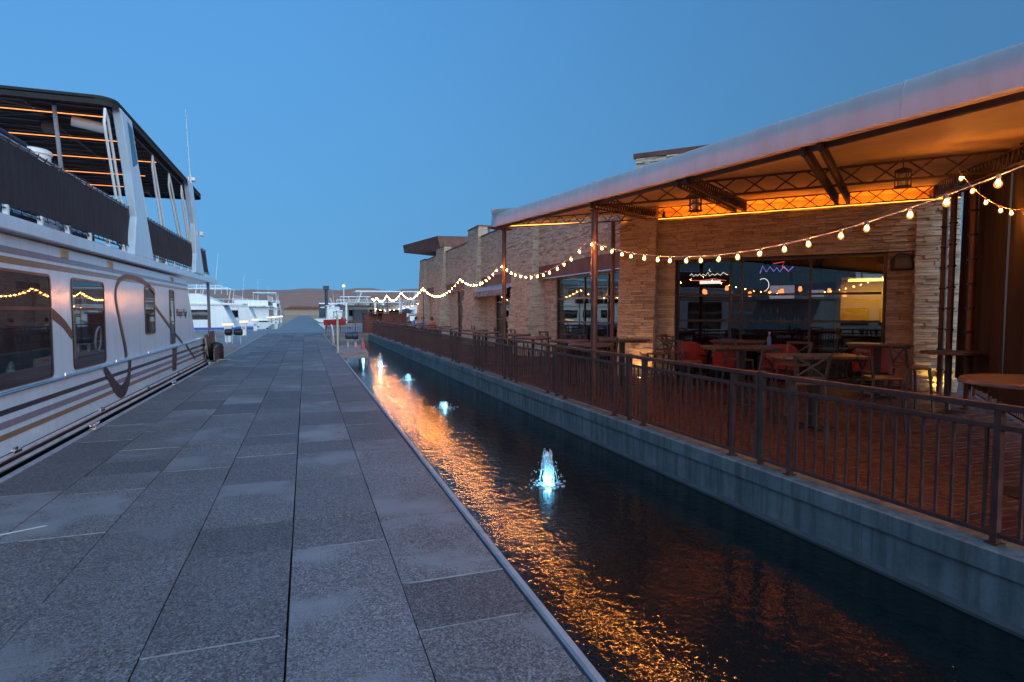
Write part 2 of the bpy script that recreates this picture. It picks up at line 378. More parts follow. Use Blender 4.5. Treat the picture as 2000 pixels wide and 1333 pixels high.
# main dock: a concrete float under separate slabs
XC = [-2.88, -2.19, -1.48, -.80, -.12, .54, 1.21]
dock = struct(MB().box(-2.92, -4, -.75, 1.23, 50.2, -.085).build('dock', 'dock_float'))
slab_me = [MB().box(-.5, -.5, -.5, .5, .5, .5).mesh('slab', 'slab_concrete')]
seams = MB()
FIX = {5: [1.2, 2.42, 3.05, 3.63, 4.83, 6.03, 7.23, 7.88], 4: [1.4, 2.6, 3.81, 4.41, 5.03, 6.24, 7.44, 8.07], 3: [.8, 2.1, 3.25, 4.46, 5.06, 6.3, 7.48], 2: [1.0, 2.2, 3.38, 4.55, 5.2, 6.45, 7.05], 1: [.6, 1.8, 3.0, 4.1, 5.26, 6.46, 7.1], 0: [.9, 2.1, 3.3, 4.5, 5.4, 6.6, 7.8]}
for c in range(6):
    x0, x1 = XC[c] + .005, XC[c + 1] - .005
    ys = [FIX[c][0] - 1.2 * k for k in (4, 3, 2, 1)] + FIX[c]
    while ys[-1] < 49.5: ys.append(ys[-1] + (1.21 if random.random() < .82 else .61))
    ys = [y for y in ys if y < 49.6] + [50.18]
    for y0, y1 in zip(ys, ys[1:]):
        dz = random.uniform(-.004, .003)
        o = piece('slab', slab_me[0], dock, ((x0 + x1) / 2 + random.gauss(0, .0012), (y0 + y1) / 2, -.045 + dz), (x1 - x0, y1 - y0 - .011, .085),
                  (random.gauss(0, .0015), random.gauss(0, .002), random.gauss(0, .0012)))
        if random.random() < .6:
            l = random.uniform(.75, 1) * (x1 - x0); xs = random.choice((x0, x1 - l))
            seams.box(xs, y0 - .0035, -.05, xs + l, y0 + .0035, .0002)
MB().prism([(-2.42, 5.33, .0015), (-1.98, 5.55, .0015), (-1.97, 5.575, .0015), (-2.43, 5.36, .0015)], (0, 0, .002)).build('paint_mark', 'white_tube', dock)
tag(seams.build('seam_filler', 'seam_filler', dock), kind='stuff')
L = 2.6
for k in range(22):
    y0 = -3 + k * 2.44
    b = MB()
    for (p, q) in ((0, .0), ):
        prof = [(1.225, -.10), (1.275, -.10), (1.285, -.02), (1.272, .006), (1.235, .008), (1.225, -.002)]
        b.prism([(x + random.uniform(-.004, .004), y0 + .006, z) for x, z in prof], (0, 2.428, 0))
    b.build('edge_strip', 'edge_strip', dock)
    b = MB().prism([(x, y0 + .006, z) for x, z in [(-2.97, -.10), (-2.89, -.10), (-2.89, 0), (-2.90, .008), (-2.955, .008), (-2.97, -.006)]], (0, 2.428, 0))
    b.build('edge_strip', 'edge_strip', dock)
pm('cross_dock', (.20, .20, .21), .55, var=.25, scale=2.2, vscale=(.3, 1.5, 1))
struct(MB().box(-34, 50.2, -.7, 4.6, 62, -.012).build('cross_dock', 'cross_dock'))
struct(MB().box(-2.7, 62, -.7, 1.7, 260, -.016).build('far_dock', 'cross_dock'))
struct(MB().box(-5.4, 31.5, -.7, -2.98, 50.2, -.01).build('side_dock', 'cross_dock'))

# patio: base sheet, pavers, canal wall in panels with cap pieces
patio = struct(MB().prism([(4.93, -3, -.9), (26, -3, -.9), (26, 46.6, -.9), (4.93, 46.6, -.9)], (0, 0, .885)).build('patio', 'patio_base'))
pv = MB()
row = 0; y = 1.2
while y < 17:
    x = 4.935 - (row % 2) * .105
    while x < 13.6:
        xa, xb = max(x, 4.935), x + .204
        h = random.uniform(-.0035, .0015)
        if (xa - 8.0) + (y - 14.3) < 30 and not (x > 8.5 and y - 13.87 > -(x - 8.38) * 1.065):
            z = h
            pv.add([(xa, y, -.016), (xb, y, -.016), (xb, y + .1, -.016), (xa, y + .1, -.016), (xa + .004, y + .004, z), (xb - .004, y + .004, z), (xb - .004, y + .096, z), (xa + .004, y + .096, z)],
                   [(4, 5, 6, 7), (0, 1, 5, 4), (1, 2, 6, 5), (2, 3, 7, 6), (3, 0, 4, 7)])
        x += .21
    y += .106; row += 1
tag(pv.build('paver', 'paver', patio), kind='stuff')
canal = thing('canal_wall', 'low blue-grey concrete canal wall with cap under the brown railing', 'wall', (4.75, 20, ZW))
for k in range(34):
    y0 = -1.9 + k * 1.43; dx = random.uniform(-.004, .004)
    MB().prism([(x + dx, y0 + .004, z) for x, z in [(4.60, -.165), (4.93, -.165), (4.93, .0), (4.612, .0), (4.60, -.012)]], (0, 1.422, 0)).build('cap_stone', 'canal_concrete', canal)
    y1 = y0 + random.choice((0, .0))
    MB().box(4.628 + random.uniform(-.004, .004), y1 + .003, -1.3, 4.92, y1 + 1.427, -.166).build('wall_panel', 'canal_concrete', canal)
MB().prism([(4.54, -2, -1.3), (4.66, -2, -1.3), (4.66, -2, -.47), (4.56, -2, -.495)], (0, 48.6, 0)).build('footing', 'dock_float', canal)
endw = thing('canal_end_wall', 'concrete wall closing the far end of the channel', 'wall', (3, 46.8, ZW))
MB().box(1.3, 46.65, -1.2, 4.58, 46.95, -.004).build('wall_panel', 'canal_concrete', endw)
MB().box(1.28, 46.6, -.15, 4.58, 46.97, .012).build('cap_stone', 'canal_concrete', endw)

# ------------------------------------------------------------------ railing along the channel
XR = 4.74
rail = thing('railing', 'long dark brown steel railing along the channel edge of the patio', 'railing', (XR, 8, 0))
bal_me = unit_box('baluster', 'rail_steel'); PL = 2.82; nb = 0; rest = MB()
for k in range(-2, 15):
    y0, y1 = 5.21 + PL * k, 5.21 + PL * (k + 1)
    if y1 > 46.6: break
    MB().box(XR - .027, y0 + .045, .985, XR + .027, y1 - .045, 1.032).build('top_rail', 'rail_steel', rail, bevel=.004)
    MB().box(XR - .02, y0 + .045, .845, XR + .02, y1 - .045, .885).build('mid_rail', 'rail_steel', rail, bevel=.004)
    MB().box(XR - .02, y0 + .045, .055, XR + .02, y1 - .045, .092).build('bottom_rail', 'rail_steel', rail, bevel=.004)
    for s, yy in ((0, y0 + .045), (0, y1 - .045)):
        MB().box(XR - .021, yy - .021, .055, XR + .021, yy + .021, 1.03).build('end_post', 'rail_steel', rail)
    MB().box(XR - .012, y0 - .018, .0, XR + .055, y0 + .018, 1.045).build('joint_post', 'post_steel', rail)
    for yy in (y0 + .44, y1 - .44):
        MB().box(XR - .026, yy - .024, .012, XR + .026, yy + .024, .985).box(XR - .05, yy - .045, .0, XR + .05, yy + .045, .012).build('post', 'rail_steel', rail)
    n = int((PL - .09) / .12)
    for i in range(1, n + 1):
        yy = y0 + .045 + (PL - .09) * i / (n + 1)
        if min(abs(yy - y0 - .44), abs(yy - y1 + .44)) < .04: continue
        if y1 > 2 and nb < 300:
            piece('baluster', bal_me, rail, (XR, yy, .4685), (.02, .02, .753)); nb += 1
        elif y1 > 2: rest.box(XR - .0085, yy - .0085, .09, XR + .0085, yy + .0085, .846)
tag(rest.build('baluster', 'rail_steel', rail), kind='stuff')
er = thing('railing', 'short brown railing across the far end of the channel', 'railing', (3, 46.8, 0))
MB().box(1.4, 46.78, .98, 4.7, 46.82, 1.03).build('top_rail', 'rail_steel', er); MB().box(1.4, 46.78, .06, 4.7, 46.82, .1).build('bottom_rail', 'rail_steel', er)
for i in range(4): MB().box(1.4 + i * 1.08, 46.775, 0, 1.45 + i * 1.08, 46.825, .98).build('post', 'rail_steel', er)
for i in range(26): MB().box(1.5 + i * .125, 46.79, .1, 1.52 + i * .125, 46.81, .98).build('baluster', 'rail_steel', er)

# ------------------------------------------------------------------ restaurant building
A = Vector((8.38, 13.87, 0)); B = Vector((13.15, 8.79, 0)); UF = (B - A).normalized(); NF = Vector((UF.y, -UF.x, 0)); LF = (B - A).length
bld = thing('restaurant_building', 'tan ledgestone restaurant with battered piers and rust-coloured window headers', 'building', (9, 14, 0))
STONES = []
def field(part, o, u, n, u0, u1, v0, v1, off=lambda v: 0, hmin=.04, hmax=.085, lmin=.13, lmax=.50):
    """courses of split stone on a wall face; o origin, u along, n outward"""
    v = v0
    while v < v1 - .02:
        h = min(random.uniform(hmin, hmax), v1 - v)
        if v1 - v - h < .03: h = v1 - v
        x = u0
        while x < u1 - .01:
            l = random.uniform(lmin, lmax)
            if u1 - x - l < .15: l = u1 - x
            d = random.uniform(.006, .085) if o is A else random.uniform(.008, .062)
            c = o + u * (x + l / 2) + Vector((0, 0, v + h / 2)) + n * (off(v + h / 2) + d / 2 - .02)
            STONES.append((part, c, u * (l / 2 - .003), n * (d / 2 + .02), h / 2 - .003, random.random()))
            x += l
        v += h
F1o = Vector((8.38, 0, 0)); F1u = Vector((0, 1, 0)); F1n = Vector((-1, 0, 0))
def core(name, o, u, n, u0, u1, v0, v1, d0, d1, mat='mortar', batter=0):
    p = [o + u * u0 + n * d0, o + u * u1 + n * d0, o + u * u1 + n * d1, o + u * u0 + n * d1]
    b = MB(); zt = Vector((0, 0, v1)); zb = Vector((0, 0, v0))
    top = [q + zt for q in p]; bot = [p[0] + zb, p[1] + zb, p[2] + zb + n * batter * (v1 - v0), p[3] + zb + n * batter * (v1 - v0)]
    b.add(bot + top, [(0, 3, 2, 1), (4, 5, 6, 7), (0, 1, 5, 4), (1, 2, 6, 5), (2, 3, 7, 6), (3, 0, 4, 7)])
    return b.build(name, mat, bld)
BT = .07
def pier(o, u, n, u0, u1, top, d, sides=True, cap=True):
    k = core('stone_pier', o, u, n, u0, u1, 0, top, -.45, d - .015, batter=BT)
    field(k, o, u, n, u0 - .02, u1 + .02, 0, top, lambda v: d + BT * (top - v))
    # both cheeks of the pier
    for uu, un in ((u0, -1), (u1, 1)):
        v = 0
        while v < top - .02:
            h = min(random.uniform(.04, .085), top - v); dd = d + BT * (top - v - h / 2)
            x = -.3
            while x < dd - .01:
                l = min(random.uniform(.2, .5), dd - x)
                t = random.uniform(.012, .04)
                c = o + u * (uu + un * (t / 2 - .01)) + n * (x + l / 2) + Vector((0, 0, v + h / 2))
                STONES.append((k, c, n * (l / 2 - .002), u * (un * (t / 2 + .01)), h / 2 - .003, random.random())); x += l
            v += h
    if cap:
        b = MB(); p = [o + u * (u0 - .05) - n * .5, o + u * (u1 + .05) - n * .5, o + u * (u1 + .05) + n * (d + .06), o + u * (u0 - .05) + n * (d + .06)]
        b.prism([q + Vector((0, 0, top)) for q in p], (0, 0, .07)); b.build('pier_cap', 'rust_steel', k)
    return k
def wall(o, u, n, u0, u1, v0, v1, d=0.0, name='stone_wall'):
    k = core(name, o, u, n, u0, u1, v0, v1, -.4, d - .015)
    field(k, o, u, n, u0, u1, v0, v1, lambda v: d); return k
def glazing(o, u, n, u0, u1, v0, v1, d, mull, trans, lab=None):
    w = MB(); t = .055
    def fbar(ua, ub, va, vb, dd=.05):
        p = [o + u * ua + n * (d - dd), o + u * ub + n * (d - dd), o + u * ub + n * (d + .03), o + u * ua + n * (d + .03)]
        w.prism([q + Vector((0, 0, va)) for q in p], (0, 0, vb - va))
    fbar(u0, u1, v0, v0 + t); fbar(u0, u1, v1 - t, v1); fbar(u0, u0 + t, v0 + t, v1 - t); fbar(u1 - t, u1, v0 + t, v1 - t)
    us = [u0 + t] + list(mull) + [u1 - t]
    for m in mull: fbar(m - t / 2, m + t / 2, v0 + t, v1 - t, .045)
    for z in trans:
        for ua, ub in zip(us, us[1:]): fbar(ua + t / 2, ub - t / 2, z - t / 2, z + t / 2, .04)
    fr = w.build('window', 'frame_dark', bld)
    vs_ = [v0 + t] + list(trans) + [v1 - t]
    for ua, ub in zip(us, us[1:]):
        for va, vb in zip(vs_, vs_[1:]):
            p = [o + u * (ua + .01) - n * (.006 - d), o + u * (ub - .01) - n * (.006 - d)]
            b = MB(); b.prism([p[0] + Vector((0, 0, va + .01)), p[1] + Vector((0, 0, va + .01)), p[1] + Vector((0, 0, vb - .01)), p[0] + Vector((0, 0, vb - .01))], n * .008)
            b.build('pane', 'window_glass', fr)
    return fr
# long wall parallel to the channel: upper stone wall, rust headers, piers, bays
PB = [(20.8, 23.0), (28.5, 30.5), (36.3, 38.6), (42.6, 44.4)]
for y0, y1, t in ((14.2, 20.8, 5.4), (23.0, 28.5, 5.4), (30.5, 36.3, 5.4), (38.6, 42.6, 5.4)):
    wall(F1o, F1u, F1n, y0, y1, 3.39, t)
    k = core('window_header', F1o, F1u, F1n, y0 + .02, y1 - .02, 2.93, 3.385, -.2, .03, 'rust_steel')
    core('header_flashing', F1o, F1u, F1n, y0 + .02, y1 - .02, 2.90, 2.928, -.2, .06, 'chrome').parent = k
    core('parapet_coping', F1o, F1u, F1n, y0 + .001, y1 - .001, 5.4, 5.47, -.5, .07, 'rust_steel')
pier(F1o, F1u, F1n, *PB[0], 5.75, .13); pier(F1o, F1u, F1n, *PB[1], 5.95, .13); pier(F1o, F1u, F1n, *PB[2], 5.75, .13); pier(F1o, F1u, F1n, *PB[3], 5.45, .13)
RD = -.24
wall(F1o, F1u, F1n, 19.7, 20.8, 0, 2.9, RD); glazing(F1o, F1u, F1n, 14.35, 19.68, .05, 2.9, RD - .05, [15.9, 17.5], [1.35, 2.15])
wall(F1o, F1u, F1n, 26.9, 28.5, 0, 2.9, RD); glazing(F1o, F1u, F1n, 23.02, 26.88, .3, 2.9, RD - .05, [24.5], [1.35, 2.15])
wall(F1o, F1u, F1n, 34.4, 36.3, 0, 2.9, RD); glazing(F1o, F1u, F1n, 30.52, 34.38, .3, 2.9, RD - .05, [31.8], [2.15])
wall(F1o, F1u, F1n, 38.6, 42.6, 0, 2.9, RD)
for y0, y1 in ((23.02, 26.88), (30.52, 34.38)): core('sill', F1o, F1u, F1n, y0, y1, 0, .298, -.45, RD + .04, 'rust_steel')
# facade turned 45 degrees under the canopy
pier(A, UF, NF, -.35, .58, 4.9, .12, cap=False)
wall(A, UF, NF, .58, 1.04, 0, 3.03, -.02)
wall(A, UF, NF, .58, 6.22, 3.03, 4.10, .03)
wall(A, UF, NF, 5.72, 6.22, 0, 3.03, -.22)
pier(A, UF, NF, 6.22, LF, 4.10, .06, cap=False)
core('upper_wall', A, UF, NF, .58, LF, 4.105, 5.6, -1.0, -.75, 'ceiling_panel')
tw = core('upper_stone', A, UF, NF, .0, 2.6, 4.95, 5.72, -.9, .06); field(tw, A, UF, NF, .0, 2.6, 4.95, 5.72, lambda v: .075)
core('parapet_coping', A, UF, NF, -.06, 2.7, 5.73, 5.85, -.6, .16, 'rust_steel')
core('light_ledge', A, UF, NF, .58, LF, 3.9, 4.098, -.76, -.38, 'mortar')
glazing(A, UF, NF, 1.05, 5.71, .06, 3.02, -.2, [2.38, 2.64, 4.18], [1.47, 2.12])
# shell: floor, roof, side and back walls
C1 = B + Vector((6.85, 6.4, 0))
MB().prism([(8.8, 13.9, .004), (12.9, 9.5, .004), (20, 15.6, .004), (20, 44.2, .004), (8.8, 44.2, .004)], (0, 0, .02)).build('interior_floor', 'interior_floor', bld)
MB().prism([(8.8, 14.2, 5.15), (13.05, 9.3, 5.15), (20, 15.6, 5.15), (20, 44.2, 5.15), (8.8, 44.2, 5.15)], (0, 0, .15)).build('roof', 'interior_wall', bld)
MB().prism([(8.85, 14.2, 3.45), (13.0, 9.7, 3.45), (19.8, 15.6, 3.45), (19.8, 44, 3.45), (8.85, 44, 3.45)], (0, 0, .05)).build('interior_ceiling', 'interior_wall', bld)
MB().prism([tuple(B + Vector((-.02, -.02, 0))), tuple(C1), tuple(C1 + Vector((-.3, .3, 0))), tuple(B + Vector((-.3, .32, 0)))], (0, 0, 5.3)).build('side_wall', 'interior_wall', bld)
MB().box(20, 15.2, 0, 20.3, 44.4, 5.3).build('back_wall', 'interior_wall', bld)
MB().box(8.4, 44.0, 0, 20.3, 44.4, 5.38).build('end_wall', 'mortar', bld)
pt = MB().box(13.6, 19.0, .03, 13.8, 44, 3.44).build('partition', 'interior_wall', bld)
pt2 = MB().prism([(11.0, 19.0, .03), (16.5, 13.4, .03), (16.65, 13.55, .03), (11.15, 19.15, .03)], (0, 0, 3.4)).build('partition', 'interior_wall', bld)
# cantilevered rust roof at the far corner
ov = MB(); top = [(7.05, 43.9, 6.42), (16, 43.9, 6.75), (16, 37.0, 6.75), (8.2, 37.0, 6.42)]
ov.add([(7.05, 45.2, 6.72), (16, 45.2, 6.9), (16, 39.0, 6.9), (8.4, 39.0, 6.75), (7.15, 45.2, 6.15), (16, 45.2, 5.5), (16, 39.0, 5.5), (8.6, 39.0, 5.75)],
       [(0, 1, 2, 3), (7, 6, 5, 4), (0, 4, 5, 1), (1, 5, 6, 2), (2, 6, 7, 3), (3, 7, 4, 0)])
ov.build('overhang_roof', 'rust_steel', bld)
# scalloped awning over one far window
aw = thing('awning', 'patterned grey awning with scalloped valance over a far restaurant window', 'awning', (8.2, 25.5, 2.4))
MB().add([(8.3, 23.1, 2.88), (8.3, 28.3, 2.88), (7.85, 28.3, 2.66), (7.85, 23.1, 2.66)], [(0, 1, 2, 3)]).build('awning_top', 'grey_plastic', aw)
va_ = MB()
for i in range(24):
    y0 = 23.1 + i * .2167
    pts = [(7.85, y0, 2.66)] + [(7.85 + .01 * math.sin(i * 2), y0 + .2167 * j / 6, 2.45 - .07 * math.sin(math.pi * j / 6)) for j in range(7)] + [(7.85, y0 + .2167, 2.66)]
    va_.prism(pts, (.006, 0, 0))
pm('awning_pattern', (.26, .22, .23), .8, var=.85, scale=9)
va_.build('valance', 'awning_pattern', aw)
# choose the 300 stones that show largest; the rest joined per wall
CAMP = Vector((0, 0, 1.7)); FW = Vector((math.sin(R(19.3)), math.cos(R(19.3)), 0)); RT = Vector((FW.y, -FW.x, 0))
def seen(s):
    c = s[1]; d = c - CAMP; f = d.dot(FW)
    if f < 1 or abs(d.dot(RT) / f) > .85: return 0
    nrm = s[3].normalized(); facing = -nrm.dot(d.normalized())
    if facing < .05 or c.z > 4.2 or c.z < .4: return 0
    return s[2].length * s[4] * facing / f ** 2
order = sorted(range(len(STONES)), key=lambda i: -seen(STONES[i]))
solo = set(order[:300]); restb = {}
st_me = []
for k in range(10):
    b = MB().box(-.5, -.5, -.5, .5, .5, .5); b.tone = 0; me = b.mesh('stone', 'ledge_stone', bevel=.06)
    at = me.attributes.new('tone', 'FLOAT', 'FACE'); at.data.foreach_set('value', [k / 9.0] * len(me.polygons)); st_me.append(me)
for i, (part, c, hu, hn, hv, tone) in enumerate(STONES):
    if i in solo:
        piece('stone', st_me[int(tone * 9.99)], part, c, (hu.length * 2, hn.length * 2, hv * 2), (0, 0, math.atan2(hu.y, hu.x)))
    else:
        b = restb.setdefault(part.name, (part, MB()))[1]; b.tone = tone; b.obox(c, hu, hn, (0, 0, hv))
for part, b in restb.values(): tag(b.build('stone', 'ledge_stone', part, tone=True), kind='stuff')

# ------------------------------------------------------------------ canopy over the patio
def zf(y): return 3.09 + .056 * y
can = thing('patio_canopy', 'large pale membrane canopy on brown trusses and posts over the patio', 'canopy', (6, 9, 0))
FE0, FE1 = .4, 15.1
def cpt(s, t):      # s 0 near..1 far along the edge, t 0 front..1 facade
    y = FE0 + (FE1 - FE0) * s; f = Vector((4.78, y, zf(y) + .05)); w = (B - NF * .72).lerp(A - NF * .72, s); w.z = 4.42
    p = f.lerp(w, t); p.z += .2 * math.sin(math.pi * t) ** .8; return p
n, m = 40, 12; b = MB()
vs_ = [cpt(i / n, j / m) for i in range(n + 1) for j in range(m + 1)]
b.add(vs_ + [v + Vector((0, 0, .06)) for v in vs_], [])
K = len(vs_); ix = lambda i, j: i * (m + 1) + j
b.add([], []);
fs = []
for i in range(n):
    for j in range(m):
        q = (ix(i, j), ix(i + 1, j), ix(i + 1, j + 1), ix(i, j + 1)); fs.append(q); fs.append(tuple(K + a for a in reversed(q)))
b.f += fs; b.t += [0] * len(fs)
b.build('ceiling', 'ceiling_panel', can, smooth=True)
# bullnose fascia along the channel and round the far end
def fascia(path, outs, name):
    prof = [(.14, .035), (.13, .028), (.0, .0), (-.012, .002), (-.022, .012), (-.018, .12), (.0, .24), (.022, .31), (.034, .328), (.05, .335), (.6, .37)]
    b = MB(); k = len(prof)
    for p, o in zip(path, outs):
        for d, h in prof: b.v.append(tuple(p - o * d + Vector((0, 0, h))))
    for i in range(len(path) - 1):
        for j in range(k - 1): b.f.append((i * k + j, (i + 1) * k + j, (i + 1) * k + j + 1, i * k + j + 1)); b.t.append(0)
    return b.build(name, 'canopy_membrane', can, smooth=True)
NP = 46
yy = [FE0 - 1 + (FE1 - FE0 + 1) * i / NP for i in range(NP + 1)]
fascia([Vector((4.72 + .002 * math.sin(y * 7), y, zf(y) + .002 * math.sin(y * 5.1))) for y in yy], [Vector((-1, 0, 0))] * (NP + 1), 'fascia')
for k in range(11):
    y = FE0 + .5 + k * 1.37; z = zf(y)
    MB().tube([(4.72 + d, y, z + h) for d, h in ((-.022, .012), (-.018, .12), (.0, .24), (.022, .31), (.036, .330), (.3, .352))], .0055, 5).build('seam', 'canopy_membrane', can)
far0 = Vector((4.72, FE1, zf(FE1))); far1 = A + NF * .1; far1.z = 4.28
fd = (far1 - far0); fo = Vector((fd.y, -fd.x, 0)).normalized() * -1
if fo.y < 0: fo = -fo
fascia([far0 + fd * (i / 6) for i in range(7)], [fo] * 7, 'fascia')
MB().prism([(4.62, FE1 - .1, zf(FE1) - .03), (5.3, FE1 + .0, zf(FE1) - .03), (5.3, FE1 + .25, zf(FE1) - .03), (4.62, FE1 + .1, zf(FE1) - .03)], (0, 0, .03)).build('corner_bracket', 'truss_steel', can)
def truss(p0, p1, q0, q1, kind, step, r=.016, ch=.022, name='truss'):
    """lattice truss: bottom chord p0-p1, top chord q0-q1"""
    p0, p1, q0, q1 = map(Vector, (p0, p1, q0, q1)); b = MB()
    b.bar(p0, p1, ch * 2, ch * 1.6); b.bar(q0, q1, ch * 2, ch * 1.6)
    n = max(2, int((p1 - p0).length / step))
    for i in range(n):
        a, c = i / n, (i + 1) / n
        if kind == 'x':
            a2, c2 = a + .12 / n, c - .12 / n
            b.tube([p0.lerp(p1, a2), q0.lerp(q1, c2)], r, 5); b.tube([q0.lerp(q1, a2), p0.lerp(p1, c2)], r, 5)
        else:
            mid = (a + c) / 2; b.tube([p0.lerp(p1, a), q0.lerp(q1, mid)], r, 5); b.tube([q0.lerp(q1, mid), p0.lerp(p1, c)], r, 5)
    for a in (0, 1): b.bar(p0.lerp(p1, a), q0.lerp(q1, a), .07, .05)
    return b.build(name, 'truss_steel', can)
W0 = A + NF * .16; W1 = B + NF * .16
truss((*W0.xy, 4.12), (*W1.xy, 4.12), (*W0.xy, 4.39), (*W1.xy, 4.39), 'x', .42, .011, .016)
truss((4.85, 14.9, zf(14.9) - .02), (*W0.xy, 4.12), (4.85, 14.9, zf(14.9) + .16), (*W0.xy, 4.38), 'z', .36, .012, .016)
truss((5.05, 9.59, 3.60), (9.75, 5.75, 3.755), (5.05, 9.59, 3.84), (9.75, 5.75, 4.045), 'x', .46, .013, .02)
for k, (f, w, h0, h1) in enumerate((((4.82, 4.55), 4.9, .06, .42), ((4.82, 6.72), 2.72, .06, .42), ((4.82, 9.3), .55, .06, .36), ((4.82, 1.2), 6.75, .06, .45))):
    wp = A + UF * w + NF * .16
    truss((*f, zf(f[1]) - .06), (*wp.xy, 4.12), (*f, zf(f[1]) + .06), (*wp.xy, 4.06 + h1 * .8), 'z', .22, .009, .015, 'girder')
    truss((f[0] + .02, f[1] + .22, zf(f[1]) - .06), (wp.x - .16, wp.y + .16, 4.12), (f[0] + .02, f[1] + .22, zf(f[1]) + .06), (wp.x - .16, wp.y + .16, 4.06 + h1 * .8), 'z', .22, .009, .015, 'girder')
# purlins along the channel edge
eb = MB(); eb.bar((4.86, FE0, zf(FE0) - .01), (4.86, FE1 - .1, zf(FE1 - .1) - .01), .05, .05)
for i in range(60):
    y = FE0 + .2 + i * .24
    eb.bar((4.84, y, zf(y) - .03), (4.92, y + .14, zf(y) + .03), .012, .02)
eb.build('edge_beam', 'truss_steel', can)
# light line on top of the stone wall and along the far truss
b = MB(); b.tube([A + UF * .6 - NF * .3 + Vector((0, 0, 4.122)), B - NF * .3 + Vector((0, 0, 4.122))], .011, 5); b.build('light_line', 'led_glow', can)
b = MB(); b.tube([A + UF * .6 + NF * .07 + Vector((0, 0, 4.113)), B + NF * .07 + Vector((0, 0, 4.113))], .008, 5); b.build('light_line', 'led_line', can)
b = MB(); b.tube([(4.95, 14.78, zf(14.8) + .02), (A.x - .1, A.y - .05, 4.12)], .008, 5); b.build('light_line', 'led_line', can)
b = MB(); b.tube([(4.80, FE0 + .3, zf(FE0 + .3) + .075), (4.80, FE1 - .3, zf(FE1 - .3) + .075)], .007, 5); b.build('light_line', 'led_edge', can)
def post(x, y, zt, r, nm='post'):
    MB().lathe([(r * 1.9, 0), (r * 1.9, .012), (r, .02), (r, zt - .02), (r * 1.5, zt - .015), (r * 1.5, zt)], (x, y, 0), 16).build(nm, 'post_steel', can, smooth=True)
post(5.0, 9.72, zf(9.7) - .08, .062); post(4.98, 14.85, zf(14.85) - .02, .055); post(7.76, 14.02, 4.1, .055)
# lanterns hung from the trusses
def lantern(x, y, z, label):
    t = thing('hanging_lantern', label, 'lantern', (x, y, z), 'lanterns hung from the trusses')
    MB().lathe([(.02, .30), (.10, .27), (.12, .25), (.12, .24)], (x, y, z), 10).build('cap', 'truss_steel', t)
    c = MB()
    for k in range(6):
        a = k * math.pi / 3; c.tube([(x + .105 * math.cos(a), y + .105 * math.sin(a), z), (x + .105 * math.cos(a), y + .105 * math.sin(a), z + .25)], .007, 5)
    c.lathe([(.12, 0), (.12, .015)], (x, y, z), 10); c.lathe([(.112, .12), (.112, .13)], (x, y, z), 10)
    c.build('cage', 'truss_steel', t); MB().lathe([(.05, .02), (.06, .1), (.05, .2)], (x, y, z), 8).build('glass', 'grey_plastic', t)
    MB().tube([(x, y, z + .3), (x, y, z + .5)], .008, 5).build('hook', 'truss_steel', t)
lantern(8.75, 6.7, 3.62, 'wire-caged lantern hanging from the canopy truss near the right corner')
lantern(6.35, 8.6, 3.42, 'wire-caged lantern hanging from the canopy truss left of the heavy girder')

# ------------------------------------------------------------------ string lights
def mk_envelope():
    m, nt, b = new_mat('bulb_glass')
    nt.nodes.remove(b); out = nt.nodes['Material Output']
    tr = N(nt, 'ShaderNodeBsdfTransparent'); em = N(nt, 'ShaderNodeEmission'); em.inputs[0].default_value = (1, .36, .04, 1); em.inputs[1].default_value = .55
    mx = N(nt, 'ShaderNodeMixShader'); mx.inputs[0].default_value = .45
    nt.links.new(tr.outputs[0], mx.inputs[1]); nt.links.new(em.outputs[0], mx.inputs[2]); nt.links.new(mx.outputs[0], out.inputs[0])
mk_envelope()
glass_me = MB().lathe([(.010, -.026), (.014, -.032), (.024, -.046), (.029, -.060), (.026, -.076), (.015, -.089), (.004, -.093)], (0, 0, 0), 10).mesh('bulb', 'bulb_glass', smooth=True)
bulb_me = MB().lathe([(.007, -.03), (.009, -.034), (.0125, -.044), (.015, -.054), (.0135, -.064), (.008, -.071), (.003, -.073)], (0, 0, 0), 8).mesh('filament', 'bulb_glow', smooth=True)
sock_me = MB().lathe([(.012, .012), (.016, .006), (.016, -.024), (.011, -.034)], (0, 0, 0), 8).mesh('socket', 'socket', smooth=True)
def string(label, p0, p1, sag, n, cords=True, sc_=1.0):
    p0, p1 = Vector(p0), Vector(p1)
    t = thing('string_lights', label, 'string lights', p0, 'warm bulb strings over the patio')
    f = lambda s: p0.lerp(p1, s) - Vector((0, 0, 4 * sag * s * (1 - s)))
    if cords: MB().tube([f(i / 24) for i in range(25)], .0055, 5).build('cord', 'cord', t)
    for i in range(n):
        s = (i + .25 + random.uniform(-.12, .12)) / n
        if s > 1 or s < 0: continue
        p = f(s); rz = (random.gauss(0, .08), random.gauss(0, .08), 0)
        g_ = piece('bulb', glass_me, t, p, (sc_,) * 3, rz); fl_ = bpy.data.objects.new('filament', bulb_me); COL.objects.link(fl_); fl_.parent = g_; piece('socket', sock_me, t, p, (sc_,) * 3, rz)
    return t
XS = 4.86
string('nearest string of warm bulbs, swagging from the brown post off to the right', (XS, 9.62, 2.97), (XS, 1.35, 3.16), .66, 24)
string('string of warm bulbs between the two front canopy posts', (XS, 14.75, 2.94), (XS, 9.80, 2.95), .42, 14)
string('string of warm bulbs leading from the far canopy post to the first thin pole', (XS, 19.16, 2.84), (XS, 14.9, 2.93), .34, 13)
PY = [19.16, 25.73, 31.9, 37.84, 43.24, 46.5]
names = ['second', 'third', 'fourth', 'fifth', 'last and farthest']
for k in range(5):
    string('string of warm bulbs over the far patio, %s beyond the canopy' % names[k], (XS, PY[k + 1], 2.78), (XS, PY[k], 2.8), (.46, .42, .40, .38, .2)[k], (17, 15, 14, 12, 6)[k])
